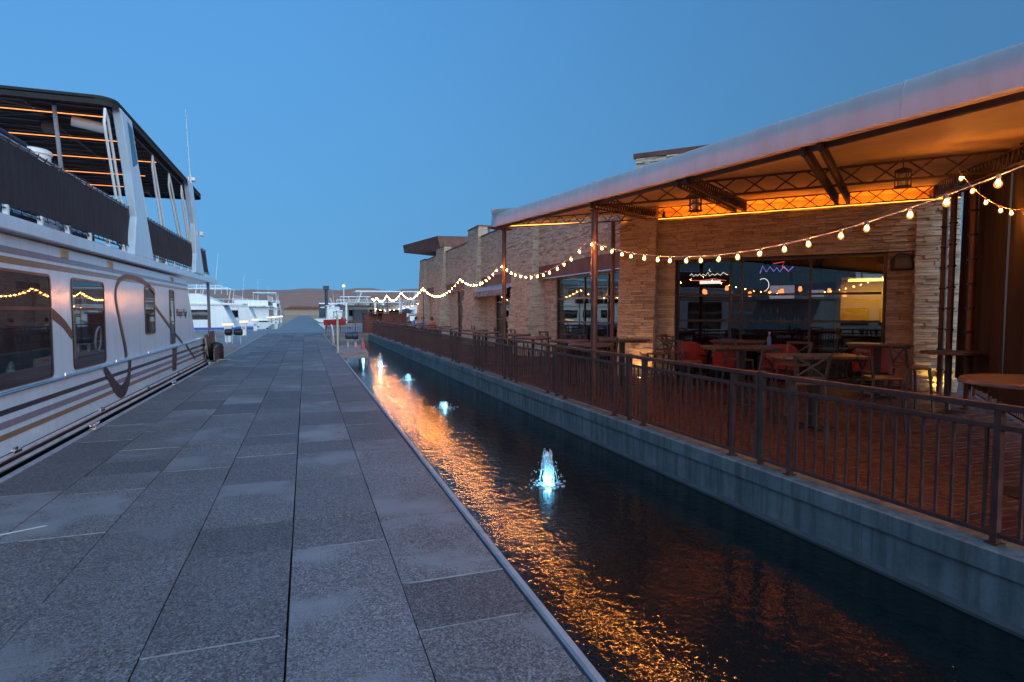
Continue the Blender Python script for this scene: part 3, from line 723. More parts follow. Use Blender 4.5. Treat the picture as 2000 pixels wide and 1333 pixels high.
string('small swag of warm bulbs below the canopy corner by the brown drapes', (8.35, 5.62, 3.62), (9.9, 5.1, 3.55), .5, 9)
string('low string of warm bulbs crossing the far patio toward the bar shack', (8.0, 44.0, 2.35), (4.86, 46.5, 1.95), .25, 10)
for k, y in enumerate(PY):
    tag(MB().lathe([(.05, 0), (.05, .01), (.022, .02), (.02, 2.84), (.005, 2.86)], (XS + .03, y, 0), 8).build('light_pole', 'post_steel', None, (XS + .03, y, 0)),
        'thin brown pole holding the string lights, number %s from the canopy' % ['one', 'two', 'three', 'four', 'five', 'six'][k], 'pole', 'thin string light poles')
# uplights set into the patio at the foot of the piers
def well(x, y, label, e, col, mat, tilt):
    t = thing('well_light', label, 'light', (x, y, 0), 'uplights at the pier feet')
    MB().lathe([(.075, 0), (.075, .02), (.055, .022), (.055, .012)], (x, y, 0), 12).build('rim', 'frame_dark', t)
    MB().lathe([(.05, .0125), (.05, .016)], (x, y, 0), 12).build('lens', mat, t)
    lamp('beam', t, (x, y, .06), e, col, .04, 'SPOT', 110, tilt)
def tilt_to(d): return Vector(d).to_track_quat('-Z', 'Y').to_euler()
well(8.0, 13.05, 'uplight at the foot of the stone pier left of the big window', 9, (1, .5, .16), 'well_light', tilt_to((.25, .35, 1)))
well(7.75, 22.6, 'uplight at the foot of the second far stone pier', 9, (1, .5, .16), 'well_light', tilt_to((.4, .1, 1)))
q = A + UF * 6.65 + NF * .5
well(q.x, q.y, 'yellow uplight at the foot of the right stone pier', 7, (1, .62, .1), 'well_light_yellow', tilt_to(-NF * .35 + Vector((0, 0, 1))))

# ------------------------------------------------------------------ near houseboat
XB = -3.3
hb = thing('houseboat', 'large white two-deck houseboat with dark swooshes moored along the left of the dock', 'houseboat', (-5.9, 13, ZW))
def ypoly(poly, x0, x1, name, mat, parent=None, **kw):      # polygon in the Y-Z plane given a thickness in X
    return MB().prism([(x0, y, z) for y, z in poly], (x1 - x0, 0, 0)).build(name, mat, parent or hb, **kw)
# pontoons, hull side and rub rails
for x0, x1 in ((-4.35, -3.42), (-8.4, -7.45)):
    MB().tube([((x0 + x1) / 2, 2.6, -.30), ((x0 + x1) / 2, 24.4, -.30), ((x0 + x1) / 2, 25.4, -.12)], [.44, .44, .2], 14).build('pontoon', 'rubber', hb, smooth=True)
hp = [(2.6, .06), (22.4, .12), (22.9, .30), (22.6, .80), (2.6, .74)]
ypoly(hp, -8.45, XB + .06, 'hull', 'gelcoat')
ypoly([(2.6, -.06), (22.6, -.02), (22.6, .085), (2.6, .045)], -8.4, XB + .02, 'lower_trim', 'dark_brown_steel')
for z, r in ((.03, .028), (-.075, .03)):
    MB().tube([(XB + .07, 2.6, z), (XB + .07, 22.5, z + .04)], r, 8)  .build('rub_rail', 'grey_plastic', hb, smooth=True)
MB().tube([(XB + .085, 2.6, .765), (XB + .085, 17.0, .785), (XB + .085, 22.4, .815)], .02, 8).build('hand_rail', 'chrome', hb, smooth=True)
for y in (5.2, 7.9, 10.0, 12.4, 14.7, 19.3):
    MB().lathe([(.03, 0), (.02, .02), (.012, .06), (.004, .065)], (XB + .05, y, .77), 8).build('fitting', 'chrome', hb)
for y in (6.6, 8.35, 11.4, 14.4, 17.6):
    MB().box(XB + .05, y - .1, .055, XB + .10, y + .1, .085).box(XB + .055, y - .035, .085, XB + .085, y + .035, .12).build('cleat', 'chrome', hb)
# main cabin with slanted front
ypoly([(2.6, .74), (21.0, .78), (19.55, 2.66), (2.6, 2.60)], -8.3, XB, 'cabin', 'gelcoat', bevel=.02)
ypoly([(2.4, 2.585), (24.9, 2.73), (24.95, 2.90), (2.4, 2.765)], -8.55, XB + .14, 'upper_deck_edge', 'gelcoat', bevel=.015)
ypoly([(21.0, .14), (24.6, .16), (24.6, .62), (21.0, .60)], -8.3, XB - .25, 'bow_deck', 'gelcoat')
for z0, mat in ((2.405, 'stripe_purple'), (2.285, 'stripe_gold')):
    ypoly([(2.6, z0 - .045), (19.72 if z0 > 2.35 else 19.82, z0 + .035), (19.76 if z0 > 2.35 else 19.86, z0 + .095), (2.6, z0 + .045)], XB + .001, XB + .005, 'stripe', mat)
for z0, h, mat in ((.545, .062, 'stripe_black'), (.40, .08, 'stripe_purple'), (.265, .066, 'stripe_gold')):
    ypoly([(2.6, z0 - h / 2), (22.5, z0 - h / 2 + .05), (22.5, z0 + h / 2 + .05), (2.6, z0 + h / 2)], XB + .061, XB + .064, 'stripe', mat)
def boat_window(y0, y1, z0, z1, r, mull=None):
    fr = MB(); o = rrect(y0, y1, z0, z1, r); i_ = rrect(y0 + .035, y1 - .035, z0 + .035, z1 - .035, max(.02, r - .03)); n = len(o)
    vs = [(XB + .002, *p) for p in o] + [(XB + .016, *p) for p in o] + [(XB + .016, *p) for p in i_] + [(XB + .004, *p) for p in i_]
    fs = []
    for k in range(3):
        for j in range(n): fs.append((k * n + j, k * n + (j + 1) % n, (k + 1) * n + (j + 1) % n, (k + 1) * n + j))
    fr.add(vs, fs); w = fr.build('window', 'frame_dark', hb)
    MB().prism([(XB + .002, *p) for p in i_], (.005, 0, 0)).build('pane', 'tinted_glass', w)
    if mull: MB().box(XB + .007, y0 + .03, mull - .022, XB + .02, y1 - .03, mull + .022).build('mullion', 'rust_steel', w)
boat_window(5.6, 9.72, .80, 2.205, .09, 1.74); boat_window(10.48, 12.0, .82, 2.21, .09, 1.74)
boat_window(14.72, 15.62, 1.2, 2.25, .09); boat_window(17.2, 17.78, .86, 2.27, .09)
boat_window(3.0, 5.0, .8, 2.2, .09, 1.74)
ypoly([(17.0, .19), (17.5, .17), (17.66, .78), (17.1, .78)], XB + .062, XB + .068, 'swoosh', 'swoosh_dark')
def ribbon(path, wid, x, name='swoosh'):
    P = [Vector((0, y, z)) for y, z in path]
    # resample with Catmull-Rom
    Q = []; Wd = []
    for i in range(len(P) - 1):
        a, b_, c, d = P[max(i - 1, 0)], P[i], P[i + 1], P[min(i + 2, len(P) - 1)]
        for k in range(5):
            t = k / 5; Q.append(.5 * ((2 * b_) + (c - a) * t + (2 * a - 5 * b_ + 4 * c - d) * t * t + (3 * b_ - a - 3 * c + d) * t ** 3)); Wd.append(wid[i] * (1 - t) + wid[i + 1] * t)
    Q.append(P[-1]); Wd.append(wid[-1]); b = MB(); vs = []
    for i, q_ in enumerate(Q):
        tn = (Q[min(i + 1, len(Q) - 1)] - Q[max(i - 1, 0)]).normalized(); nn = Vector((0, -tn.z, tn.y)) * Wd[i] / 2
        for s in (nn, -nn):
            vs.append((x, (q_ + s).y, (q_ + s).z)); vs.append((x + .005, (q_ + s).y, (q_ + s).z))
    fs = []
    for i in range(len(Q) - 1):
        k = 4 * i; fs += [(k, k + 4, k + 5, k + 1), (k + 2, k + 3, k + 7, k + 6), (k + 1, k + 5, k + 7, k + 3)]
    b.add(vs, fs); return b.build(name, 'swoosh_dark', hb)
ribbon([(15.1, 1.95), (15.58, 2.14), (15.13, 2.26), (14.62, 2.35), (13.98, 2.39), (13.36, 2.38), (12.98, 2.3), (12.74, 2.16), (12.66, 1.97), (12.73, 1.79), (12.84, 1.58), (13.0, 1.3), (13.17, 1.0), (13.21, .82)][2:],
       [.10, .10, .09, .085, .09, .10, .09, .10, .12, .14, .15, .16], XB + .006)
ribbon([(13.21, .765), (13.11, .46), (12.85, .27), (12.56, .23), (12.27, .34), (11.95, .55), (11.65, .75)], [.16, .18, .24, .24, .22, .18, .12], XB + .066)
ribbon([(14.7, 2.33), (15.15, 2.27)], [.1, .1], XB + .0065)
ribbon([(15.10, 2.27), (15.4, 2.2), (15.62, 2.12)], [.1, .09, .08], XB + .017)
ribbon([(9.74, 1.68), (9.91, 1.62), (10.18, 1.51), (10.46, 1.34)], [.14, .13, .12, .11], XB + .006)
ribbon([(15.63, 1.83), (17.19, 1.30)], [.085, .085], XB + .006); ribbon([(17.79, 1.11), (18.8, .80)], [.08, .075], XB + .006)
ribbon([(18.9, .75), (20.3, .26)], [.075, .07], XB + .066)
for y, w in ((10.27, .30), (12.41, .30), (17.6, .30)):
    v = MB().box(XB + .002, y - w / 2, 2.475, XB + .012, y + w / 2, 2.60).build('vent', 'vent_cream', hb)
    for k in range(5): MB().obox((XB + .016, y, 2.49 + k * .023), (.008, 0, -.006), (0, w / 2 - .02, 0), (.002, 0, .002)).build('louvre', 'vent_cream', v)
def text_mesh(body, size, name, mat, parent, y, z, x, sx=1.0, shear=.35):
    c = bpy.data.curves.new(name, 'FONT'); c.body = body; c.size = size; c.shear = shear; c.extrude = .002; c.resolution_u = 3
    o = bpy.data.objects.new(name, c); COL.objects.link(o)
    dg = bpy.context.evaluated_depsgraph_get(); me = bpy.data.meshes.new_from_object(o.evaluated_get(dg))
    COL.objects.unlink(o); bpy.data.objects.remove(o)
    for v in me.vertices:
        q_ = v.co.copy(); v.co = (q_.z, q_.x * sx, q_.y)
    me.materials.clear(); me.materials.append(MATS[mat]); me.name = name
    ob = bpy.data.objects.new(name, me); COL.objects.link(ob); ob.parent = parent; ob.location = Vector((x, y, z)) - org(parent)
    return ob
text_mesh('Midnight Magic', .30, 'lettering', 'swoosh_dark', hb, 17.98, 1.57, XB + .004, .86)
# upper deck: screens on rails, stanchions, pillars
def chz(y): return 2.78 + (y - 8) * .0085
def screen(y0, y1, y0t=None, y1t=None):
    y0t = y0 if y0t is None else y0t; y1t = y1 if y1t is None else y1t
    zt0, zt1 = 3.70 + (y0 - 8) * .006, 3.70 + (y1 - 8) * .006
    r = MB(); r.tube([(XB, y0t - .1, zt0 + .035), (XB, y1t + .05, zt1 + .035)], .02, 7); rl = r.build('screen_rail', 'chrome', hb, smooth=True)
    r = MB(); r.tube([(XB, y0 - .1, chz(y0) + .13), (XB, y1 + .05, chz(y1) + .13)], .02, 7); r.build('screen_rail', 'chrome', hb, smooth=True)
    b = MB(); n, mm = max(4, int((y1 - y0) / .25)), 6; vs = []
    for i in range(n + 1):
        for j in range(mm + 1):
            t, s = i / n, j / mm; ya = y0 + (y1 - y0) * t; yb = y0t + (y1t - y0t) * t
            vs.append((XB + .012 + .014 * math.sin(ya * 3.1 + s * 2) * math.sin(math.pi * s), ya + (yb - ya) * s, (chz(ya) + .17) * (1 - s) + (zt0 + (zt1 - zt0) * t) * s))
    b.add(vs, [(i * (mm + 1) + j, (i + 1) * (mm + 1) + j, (i + 1) * (mm + 1) + j + 1, i * (mm + 1) + j + 1) for i in range(n) for j in range(mm)])
    sc_ = b.build('screen', 'screen_mesh', hb, smooth=True)
    l = MB(); y = y0 + .1
    while y < y1:
        l.tube([(XB + .03, y, chz(y) + .19), (XB + .03, y + .06, chz(y) + .10), (XB - .02, y + .1, chz(y) + .16)], .006, 4)
        zt = zt0 + (zt1 - zt0) * (y - y0) / (y1 - y0); yy_ = y0t + (y1t - y0t) * (y - y0) / (y1 - y0)
        l.tube([(XB + .03, yy_, zt - .02), (XB + .03, yy_ + .07, zt + .06), (XB - .02, yy_ + .1, zt + .0)], .006, 4)
        y += .26
    tag(l.build('lacing', 'dark_fabric', hb), kind='stuff')
    y = y0 + .35
    while y < y1:
        MB().box(XB - .025, y - .025, chz(y) - .02, XB + .025, y + .025, chz(y) + .17).build('stanchion', 'white_tube', hb); y += .95
screen(2.5, 13.85, None, 13.9); screen(14.75, 20.75, 14.45, 20.85); screen(21.9, 23.9, 21.35, 23.2)
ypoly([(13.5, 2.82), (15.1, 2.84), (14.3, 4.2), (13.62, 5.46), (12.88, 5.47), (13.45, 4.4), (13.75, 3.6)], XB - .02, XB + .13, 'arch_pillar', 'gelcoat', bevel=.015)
ypoly([(13.3, 5.35), (13.63, 5.30), (13.95, 4.7), (13.62, 4.55)], XB + .131, XB + .134, 'pillar_trim', 'teal_panel')
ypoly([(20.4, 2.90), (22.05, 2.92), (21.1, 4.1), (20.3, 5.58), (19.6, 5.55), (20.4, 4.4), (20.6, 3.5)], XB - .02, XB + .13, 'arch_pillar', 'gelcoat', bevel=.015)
for (ya, za, yb, zb, yc, zc, yd, zd) in ((12.43, 5.03, 13.05, 3.72, 12.65, 5.19, 13.35, 3.74), (14.1, 5.03, 14.91, 3.72, 14.31, 5.21, 15.32, 3.72), (15.9, 5.09, 16.67, 3.72, 16.07, 5.21, 17.07, 3.72), (17.65, 5.03, 18.81, 3.74, 17.86, 5.18, 19.3, 3.74), (19.3, 5.1, 20.2, 3.75, 19.45, 5.2, 20.5, 3.75)):
    MB().tube([(XB - .02, yb, zb), (XB - .02, ya + .06, za - .12), (XB - .02, ya, za), (XB - .02, (ya + yc) / 2 - .04, zc + .12), (XB - .02, yc, zc), (XB - .02, yd, zd)], .024, 7).build('roof_brace', 'white_tube', hb, smooth=True)
# hard top with ribs and light strips
rf = MB(); oc = []
for (cx, cy_, a0) in ((-3.62, 13.0, 270), (-3.62, 21.8, 0), (-7.9, 21.8, 90), (-7.9, 13.0, 180)):
    for k in range(6): a = R(a0 + 18 * k); oc.append((cx + (.12 if cx > -5 else -.12) + .3 * math.cos(a), cy_ + (-.12 if cy_ < 15 else .12) + .3 * math.sin(a)))
rf.prism([(x, y, 5.50) for x, y in oc], (0, 0, .07)); roof = rf.build('hard_top', 'dark_fabric', hb)
vb = MB(); n = len(oc)
for i in range(n):
    (xa, ya), (xb, yb) = oc[i], oc[(i + 1) % n]
    vb.add([(xa, ya, 5.41), (xb, yb, 5.41), (xb, yb, 5.52), (xa, ya, 5.52)], [(0, 1, 2, 3)])
vb.build('valance', 'dark_fabric', roof)
for k in range(20):
    y = 12.9 + k * .44; MB().tube([(-3.3, y, 5.44), (-5.8, y, 5.47), (-8.2, y, 5.44)], .018, 6).build('rib', 'roof_frame', roof)
for x in (-3.35, -4.6, -5.8, -7.0, -8.2): MB().bar((x, 12.8, 5.40), (x, 22.0, 5.40), .03, .03).build('rib', 'roof_frame', roof)
for k in range(5):
    for s in (-1, 1): MB().bar((-4.2, 13.2 + k * 1.76, 5.38), (-6.0, 13.2 + k * 1.76 + s * .88, 5.38), .025, .02).build('rib', 'roof_frame', roof)
for k in range(5):
    y = 13.19 + k * 1.765; x1 = (-3.54, -3.43, -3.4, -4.03, -4.97)[k]
    MB().tube([(x1, y, 5.36), (-8.0, y, 5.36)], .009, 5).build('light_strip', 'boat_led', roof)
MB().tube([(-4.21, 12.9, 5.42), (-4.35, 13.6, 4.3), (-4.45, 14.1, 3.2)], .035, 8).build('roof_pole', 'grey_plastic', hb, smooth=True)
MB().tube([(-3.55, 13.5, 5.22), (-4.1, 13.42, 5.30)], .10, 12).build('light_tube', 'white_tube', hb, smooth=True)
for (x, y) in ((-4.6, 13.9), (-4.5, 17.4), (-4.4, 20.0)): MB().box(x - .14, y - .1, 5.18, x + .14, y + .1, 5.39).build('speaker_box', 'roof_frame', hb, bevel=.02)
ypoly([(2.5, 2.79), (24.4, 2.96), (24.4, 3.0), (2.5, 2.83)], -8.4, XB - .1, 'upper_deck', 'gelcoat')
# bits of the upper deck seen under the screens
for y, m_ in ((8.9, 'grey_plastic'), (9.9, 'navy_vinyl'), (11.2, 'grey_plastic'), (12.3, 'navy_vinyl'), (16.5, 'navy_vinyl'), (18.5, 'grey_plastic')):
    MB().box(XB - .9, y, 2.9, XB - .35, y + .6, 3.3).box(XB - .95, y, 3.3, XB - .85, y + .6, 3.66).build('deck_seat', m_, hb, bevel=.03)
# antenna and mast lamp at the bow end of the hard top
an = thing('antenna', 'tall thin white whip antenna on the bow end of the near houseboat roof', 'antenna', (XB + .1, 20.0, 5.6))
MB().tube([(XB + .1, 20.1, 5.6), (XB + .1, 19.6, 7.58)], [.014, .005], 6).build('whip', 'white_tube', an)
MB().tube([(XB + .1, 20.12, 5.56), (XB + .1, 20.05, 5.8)], .03, 8).box(XB + .02, 20.2, 5.66, XB + .2, 20.4, 5.76).build('mount', 'white_tube', an)
nl = thing('navigation_light', 'small white box lamp on the forward pillar of the near houseboat', 'lamp', (XB + .14, 21.3, 4.2))
MB().box(XB + .13, 21.15, 4.12, XB + .24, 21.45, 4.26).build('housing', 'white_tube', nl, bevel=.015); MB().box(XB + .11, 21.2, 4.15, XB + .13, 21.4, 4.23).build('bracket', 'chrome', nl)
t = thing('upholstered_box', 'white and navy padded deck locker on the near houseboat upper deck', 'locker', (-4.5, 11.2, 2.9))
MB().box(-5.2, 9.6, 2.9, -4.15, 11.45, 4.28).build('body', 'grey_plastic', t, bevel=.05); MB().box(-5.2, 11.452, 2.9, -4.12, 11.85, 4.33).build('end_pad', 'navy_vinyl', t, bevel=.05)
MB().box(-5.25, 9.6, 4.285, -4.1, 11.45, 4.36).build('lid', 'navy_vinyl', t, bevel=.02)
t = thing('white_drum', 'white ribbed plastic drum beside the deck locker on the near houseboat', 'drum', (-4.5, 12.7, 2.9))
MB().lathe([(.24, 0), (.25, 1.2), (.27, 1.22), (.27, 1.26), (.25, 1.28), (.26, 1.55), (.28, 1.57), (.28, 1.63), (.24, 1.66)], (-4.5, 12.75, 2.9), 18).build('body', 'white_tube', t, smooth=True)
# bow porch: post, lamp, dark gate panels with chrome frames, rope, black fender
MB().bar((XB - .02, 23.95, .6), (XB - .02, 23.85, 2.72), .09, .09).build('porch_post', 'stripe_purple', hb)
MB().lathe([(.05, .22), (.13, .2), (.15, .08), (.10, 0)], (-3.75, 21.6, 2.32), 12).build('porch_speaker', 'frame_dark', hb)
def gate(y0, y1, z0, z1, x, label):
    g = thing('gate_panel', label, 'gate', (x, (y0 + y1) / 2, z0), 'dark boarding gates')
    ypoly([(y0, z0), (y1, z0), (y1, z1 - .1), (y1 - .12, z1), (y0 + .06, z1), (y0, z1 - .06)], x, x + .035, 'panel', 'dark_brown_steel', g)
    MB().tube([(x + .02, y0, z0), (x + .02, y0, z1 - .06), (x + .02, y0 + .06, z1), (x + .02, y1 - .12, z1), (x + .02, y1, z1 - .1), (x + .02, y1, z0)], .018, 6).build('frame', 'chrome', g)
gate(21.9, 22.6, .1, .92, XB + .10, 'narrow dark boarding gate panel at the near houseboat bow')
gate(22.7, 24.0, .1, 1.02, XB + .10, 'wide dark boarding gate panel at the near houseboat bow')
gate(21.9, 23.4, -.05, .5, XB + .36, 'low dark step panel leaning at the near houseboat bow by the dock')
fd_ = thing('fender', 'fat black cylindrical fender hanging between the houseboat bow and dock', 'fender', (-3.0, 23.2, .0))
MB().lathe([(.05, 0), (.2, .06), (.24, .16), (.24, .55), (.2, .66), (.06, .72)], (-3.02, 23.2, -.1), 16).build('body', 'rubber', fd_, smooth=True)
MB().tube([(-3.02, 23.2, .62), (-3.05, 23.25, .9)], .012, 6).build('line', 'rope', fd_)
rp = MB(); rp.tube([(XB + .12, 21.75, .85), (XB + .16, 21.8, .6), (XB + .14, 21.7, .45), (XB + .2, 21.9, .2), (XB + .18, 21.8, .5), (XB + .14, 21.85, .83)], .014, 6)
tag(rp.build('mooring_rope', 'rope', None, (XB + .15, 21.8, .2)), 'pale rope hanging in a loop on the near houseboat bow rail', 'rope')
rp = MB(); rp.tube([(-2.86 + .5 * math.sin(k * .5) * (k / 24), 21.5 + .08 * k + .2 * math.cos(k * .9), .02) for k in range(25)], .018, 6)
tag(rp.build('dock_rope', 'rope', None, (-2.7, 22.4, .01)), 'pale slack rope lying on the dock edge near the houseboat bow', 'rope')
fd2 = thing('fender', 'dark grey fender at the lower left corner between houseboat and dock', 'fender', (-3.12, 7.0, -.1))
MB().tube([(-3.08, 6.2, -.02), (-3.08, 6.4, -.02), (-3.08, 7.15, -.02), (-3.08, 7.35, -.02)], [.05, .13, .13, .05], 12).build('body', 'navy_vinyl', fd2, smooth=True)
MB().tube([(-3.1, 7.3, .05), (-3.18, 7.6, .5), (-3.2, 7.7, .78)], .01, 5).build('line', 'rope', fd2)
def cleat(x, y, label):
    c = thing('dock_cleat', label, 'cleat', (x, y, 0), 'cleats on the dock edge')
    MB().box(x - .05, y - .12, .004, x + .05, y + .12, .02).build('base', 'chrome', c, bevel=.004)
    MB().tube([(x, y - .19, .085), (x, y - .12, .075), (x, y + .12, .075), (x, y + .19, .085)], [.012, .02, .02, .012], 7).box(x - .018, y - .07, .02, x + .018, y - .04, .07).box(x - .018, y + .04, .02, x + .018, y + .07, .07).build('horn', 'chrome', c, smooth=True)
cleat(-2.9, 9.95, 'metal mooring cleat on the left dock edge, nearest the camera'); cleat(-2.9, 15.4, 'metal mooring cleat on the left dock edge beyond the nearest one'); cleat(-2.9, 20.9, 'metal mooring cleat on the left dock edge near the houseboat bow')

# ------------------------------------------------------------------ fountains in the channel
ico = bmesh.new(); bmesh.ops.create_icosphere(ico, subdivisions=1, radius=1); icv = [v.co.copy() for v in ico.verts]; icf = [tuple(v.index for v in f.verts) for f in ico.faces]; ico.free()
def fountain(x, y, h, w, label, e):
    t = thing('fountain_jet', label, 'fountain', (x, y, ZW), 'lit fountain jets in the channel')
    b = MB(); n, m = 22, 16; vs = []
    lean = random.uniform(-.08, .0)
    for j in range(m + 1):
        s = j / m; z = h * s
        r = w * (.50 - .16 * s) * max(0, 1 - max(0, (s - .72) / .28) ** 2.2) ** .5 + w * .35 * max(0, 1 - s / .16) ** 2
        for i in range(n):
            a = 2 * math.pi * i / n
            k = mnoise.noise(Vector((math.cos(a) * 2.2 + x * 9, math.sin(a) * 2.2, z * 9))) * .45 + mnoise.noise(Vector((math.cos(a) * 6 + x, math.sin(a) * 6, z * 26))) * .3
            rr = max(.004, r * (1 + k * 1.1)); zz = z + h * .05 * mnoise.noise(Vector((a * 1.5, s * 5, x)))
            vs.append((x + lean * s * w * 2 + rr * math.cos(a), y + rr * math.sin(a), ZW + .0 + max(zz, -.01)))
    vs.append((x + lean * w * 2, y, ZW + h * 1.03)); K = len(vs) - 1
    fs = [(j * n + i, j * n + (i + 1) % n, (j + 1) * n + (i + 1) % n, (j + 1) * n + i) for j in range(m) for i in range(n)] + [(m * n + i, m * n + (i + 1) % n, K) for i in range(n)]
    b.add(vs, fs).build('jet', 'lit_water_foam', t, smooth=True)
    st = MB()
    for k in range(26):
        a = random.uniform(0, 6.283); hh = h * random.uniform(.45, 1.12); out_ = w * random.uniform(.3, 1.0); r0 = w * random.uniform(.0, .35); rr = random.uniform(.004, .011) * (.7 + w * 3)
        pts = []; n_ = 9; f1 = random.uniform(.75, 1)
        for q_ in range(n_):
            s_ = f1 * q_ / (n_ - 1); rad = r0 + out_ * s_ ** 1.5; z = hh * (1 - (2 * s_ - 1) ** 2) if s_ > .5 else hh * (1 - (1 - 2 * s_) ** 2.4)
            pts.append((x + rad * math.cos(a) + .006 * random.gauss(0, 1), y + rad * math.sin(a) + .006 * random.gauss(0, 1), ZW + max(.0, z) + .003))
        st.tube(pts, [rr * (1.1 - .6 * q_ / n_) * random.uniform(.6, 1.3) for q_ in range(n_)], 5)
    tag(st.build('stream', 'lit_water_foam', t, smooth=True), kind='stuff')
    d = MB()
    for k in range(190):
        a = random.uniform(0, 6.283); rad = w * (.45 + 1.6 * random.random() ** 1.8); z = h * random.random() ** 1.3 * max(0, 1 - (rad / w - .5) * .5); s = random.uniform(.0018, .007) * (1 + w)
        d.add([(x + rad * math.cos(a) + v.x * s, y + rad * math.sin(a) + v.y * s, ZW + z + .004 + v.z * s * random.uniform(1, 2.2)) for v in icv], icf)
    tag(d.build('droplet', 'lit_water_foam', t), kind='stuff')
    fo = MB()
    for k in range(46):
        a = random.uniform(0, 6.283); rad = w * (.5 + 1.9 * random.random() ** 1.6); s_ = random.uniform(.006, .022) * (1 + w)
        pts = [(x + rad * math.cos(a) + s_ * random.uniform(.6, 1.5) * math.cos(i * 1.047), y + rad * math.sin(a) + s_ * random.uniform(.6, 1.5) * math.sin(i * 1.047), ZW + .006) for i in range(6)]
        fo.prism(pts, (0, 0, .004))
    tag(fo.build('foam_fleck', 'lit_water_foam', t), kind='stuff')
    lamp('underwater_lamp', t, (x, y, ZW + max(.04, h * .14)), e, (.20, .66, 1), .03)
fountain(2.89, 6.87, .43, .115, 'nearest and tallest blue-white fountain jet in the channel', 24)
fountain(2.97, 13.19, .14, .14, 'low bubbling fountain jet, second from the camera', 9)
fountain(3.1, 19.04, .20, .15, 'low fountain jet, third from the camera', 10)
fountain(2.83, 24.25, .52, .12, 'slim fountain jet, fourth from the camera', 12)
fountain(2.52, 28.2, .40, .16, 'fountain jet half hidden behind the small wooden platform', 10)

# ------------------------------------------------------------------ patio furniture
def table_round(label, x, y, r, z=1.07):
    t = thing('bar_table', label, 'table', (x, y, 0), 'bar tables on the patio')
    MB().lathe([(r - .03, -.05), (r, -.04), (r, -.012), (r - .01, 0)], (x, y, z), 28).build('table_top', 'table_brown', t, smooth=True)
    MB().lathe([(.05, .03), (.04, .06), (.04, z - .08), (.12, z - .05)], (x, y, 0), 12).build('column', 'frame_dark', t, smooth=True)
    MB().lathe([(.28, 0), (.28, .012), (.06, .04)], (x, y, 0), 20).build('base', 'frame_dark', t); return t
def table_rect(label, x, y, rz, lx, ly, z=1.07):
    t = thing('bar_table', label, 'table', (0, 0, 0), 'bar tables on the patio')
    n = 5
    for k in range(n):
        y0 = -ly / 2 + ly * k / n; MB().box(-lx / 2, y0 + .002, z - .04, lx / 2, y0 + ly / n - .002, z).build('plank', 'wood_top', t, bevel=.003)
    MB().box(-lx / 2 + .05, -ly / 2 + .05, z - .075, lx / 2 - .05, ly / 2 - .05, z - .041).build('apron', 'frame_dark', t)
    MB().box(-.055, -.055, .03, .055, .055, z - .076).build('column', 'frame_dark', t)
    MB().box(-.33, -.05, 0, .33, .05, .03).box(-.05, -.33, 0, .05, -.051, .03).box(-.05, .051, 0, .05, .33, .03).build('base', 'frame_dark', t)
    t.location = (x, y, 0); t.rotation_euler = (0, 0, rz); return t
def make_stool():
    t = thing('bar_stool', 'x', 'stool', (0, 0, 0))
    s = .2
    MB().box(-.2, -.2, .74, .2, .2, .775).build('seat', 'seat_wood', t, bevel=.008)
    for sx in (-1, 1):
        MB().bar((sx * .22, -.24, 0), (sx * .18, -.17, .74), .03).build('leg', 'stool_metal', t)
        MB().bar((sx * .22, .24, 0), (sx * .18, .18, .76), .03).build('leg', 'stool_metal', t)
        MB().bar((sx * .18, .18, .76), (sx * .215, .26, 1.14), .03).build('back_post', 'stool_metal', t)
    MB().bar((-.22, .26, 1.14), (.22, .26, 1.14), .035).build('back_rail', 'stool_metal', t)
    MB().bar((-.185, .195, .84), (.185, .195, .84), .025).build('back_rail', 'stool_metal', t)
    for sx in (-1, 1):
        MB().bar((sx * .2, .245, 1.12), (0, .225, .98), .018).build('back_cross', 'stool_metal', t)
        MB().bar((0, .225, .98), (sx * .18, .2, .85), .018).build('back_cross', 'stool_metal', t)
        MB().bar((sx * .207, -.215, .28), (sx * .207, .22, .28), .02).build('stretcher', 'stool_metal', t)
    MB().bar((-.21, -.22, .3), (.21, -.22, .3), .022).build('stretcher', 'stool_metal', t)
    return t
stool0 = make_stool(); used = [False]
def stool(label, x, y, deg, group='bar stools on the patio'):
    t = stool0 if not used[0] else copy_tree(stool0); used[0] = True
    t.location = (x, y, 0); t.rotation_euler = (0, 0, R(deg)); t['label'] = label; t['group'] = group
def make_armchair():
    t = thing('armchair', 'x', 'chair', (0, 0, 0))
    MB().box(-.27, -.26, .40, .27, .24, .50).build('seat_cushion', 'red_cushion', t, bevel=.04)
    b = MB(); n = 14; vs = []
    for i in range(n + 1):
        a = R(-18 + 216 * i / n); ca, sa = math.cos(a), math.sin(a); topz = .99 - .16 * max(0, abs(a - math.pi / 2) - .8)
        for rr, z in ((.30, .46), (.34, topz - .04), (.36, topz), (.385, topz - .02), (.36, .44)): vs.append((rr * ca, rr * sa * .85 - .02, z))
    k = 5; fs = [(i * k + j, (i + 1) * k + j, (i + 1) * k + (j + 1) % k, i * k + (j + 1) % k) for i in range(n) for j in range(k)] + [tuple(range(k)), tuple(n * k + j for j in reversed(range(k)))]
    b.add(vs, fs).build('back', 'red_cushion', t, smooth=True)
    MB().box(-.29, -.28, .33, .29, .27, .398).build('frame', 'frame_dark', t)
    for sx in (-1, 1):
        for sy in (-1, 1): MB().bar((sx * .26, sy * .24, 0), (sx * .26, sy * .24, .33), .045).build('leg', 'frame_dark', t)
        MB().bar((sx * .36, -.2, .64), (sx * .35, .15, .68), .05, .04).build('arm', 'frame_dark', t)
        MB().bar((sx * .36, -.2, .36), (sx * .36, -.2, .63), .04, .04).build('arm', 'frame_dark', t)
    return t
arm0 = make_armchair(); uarm = [False]
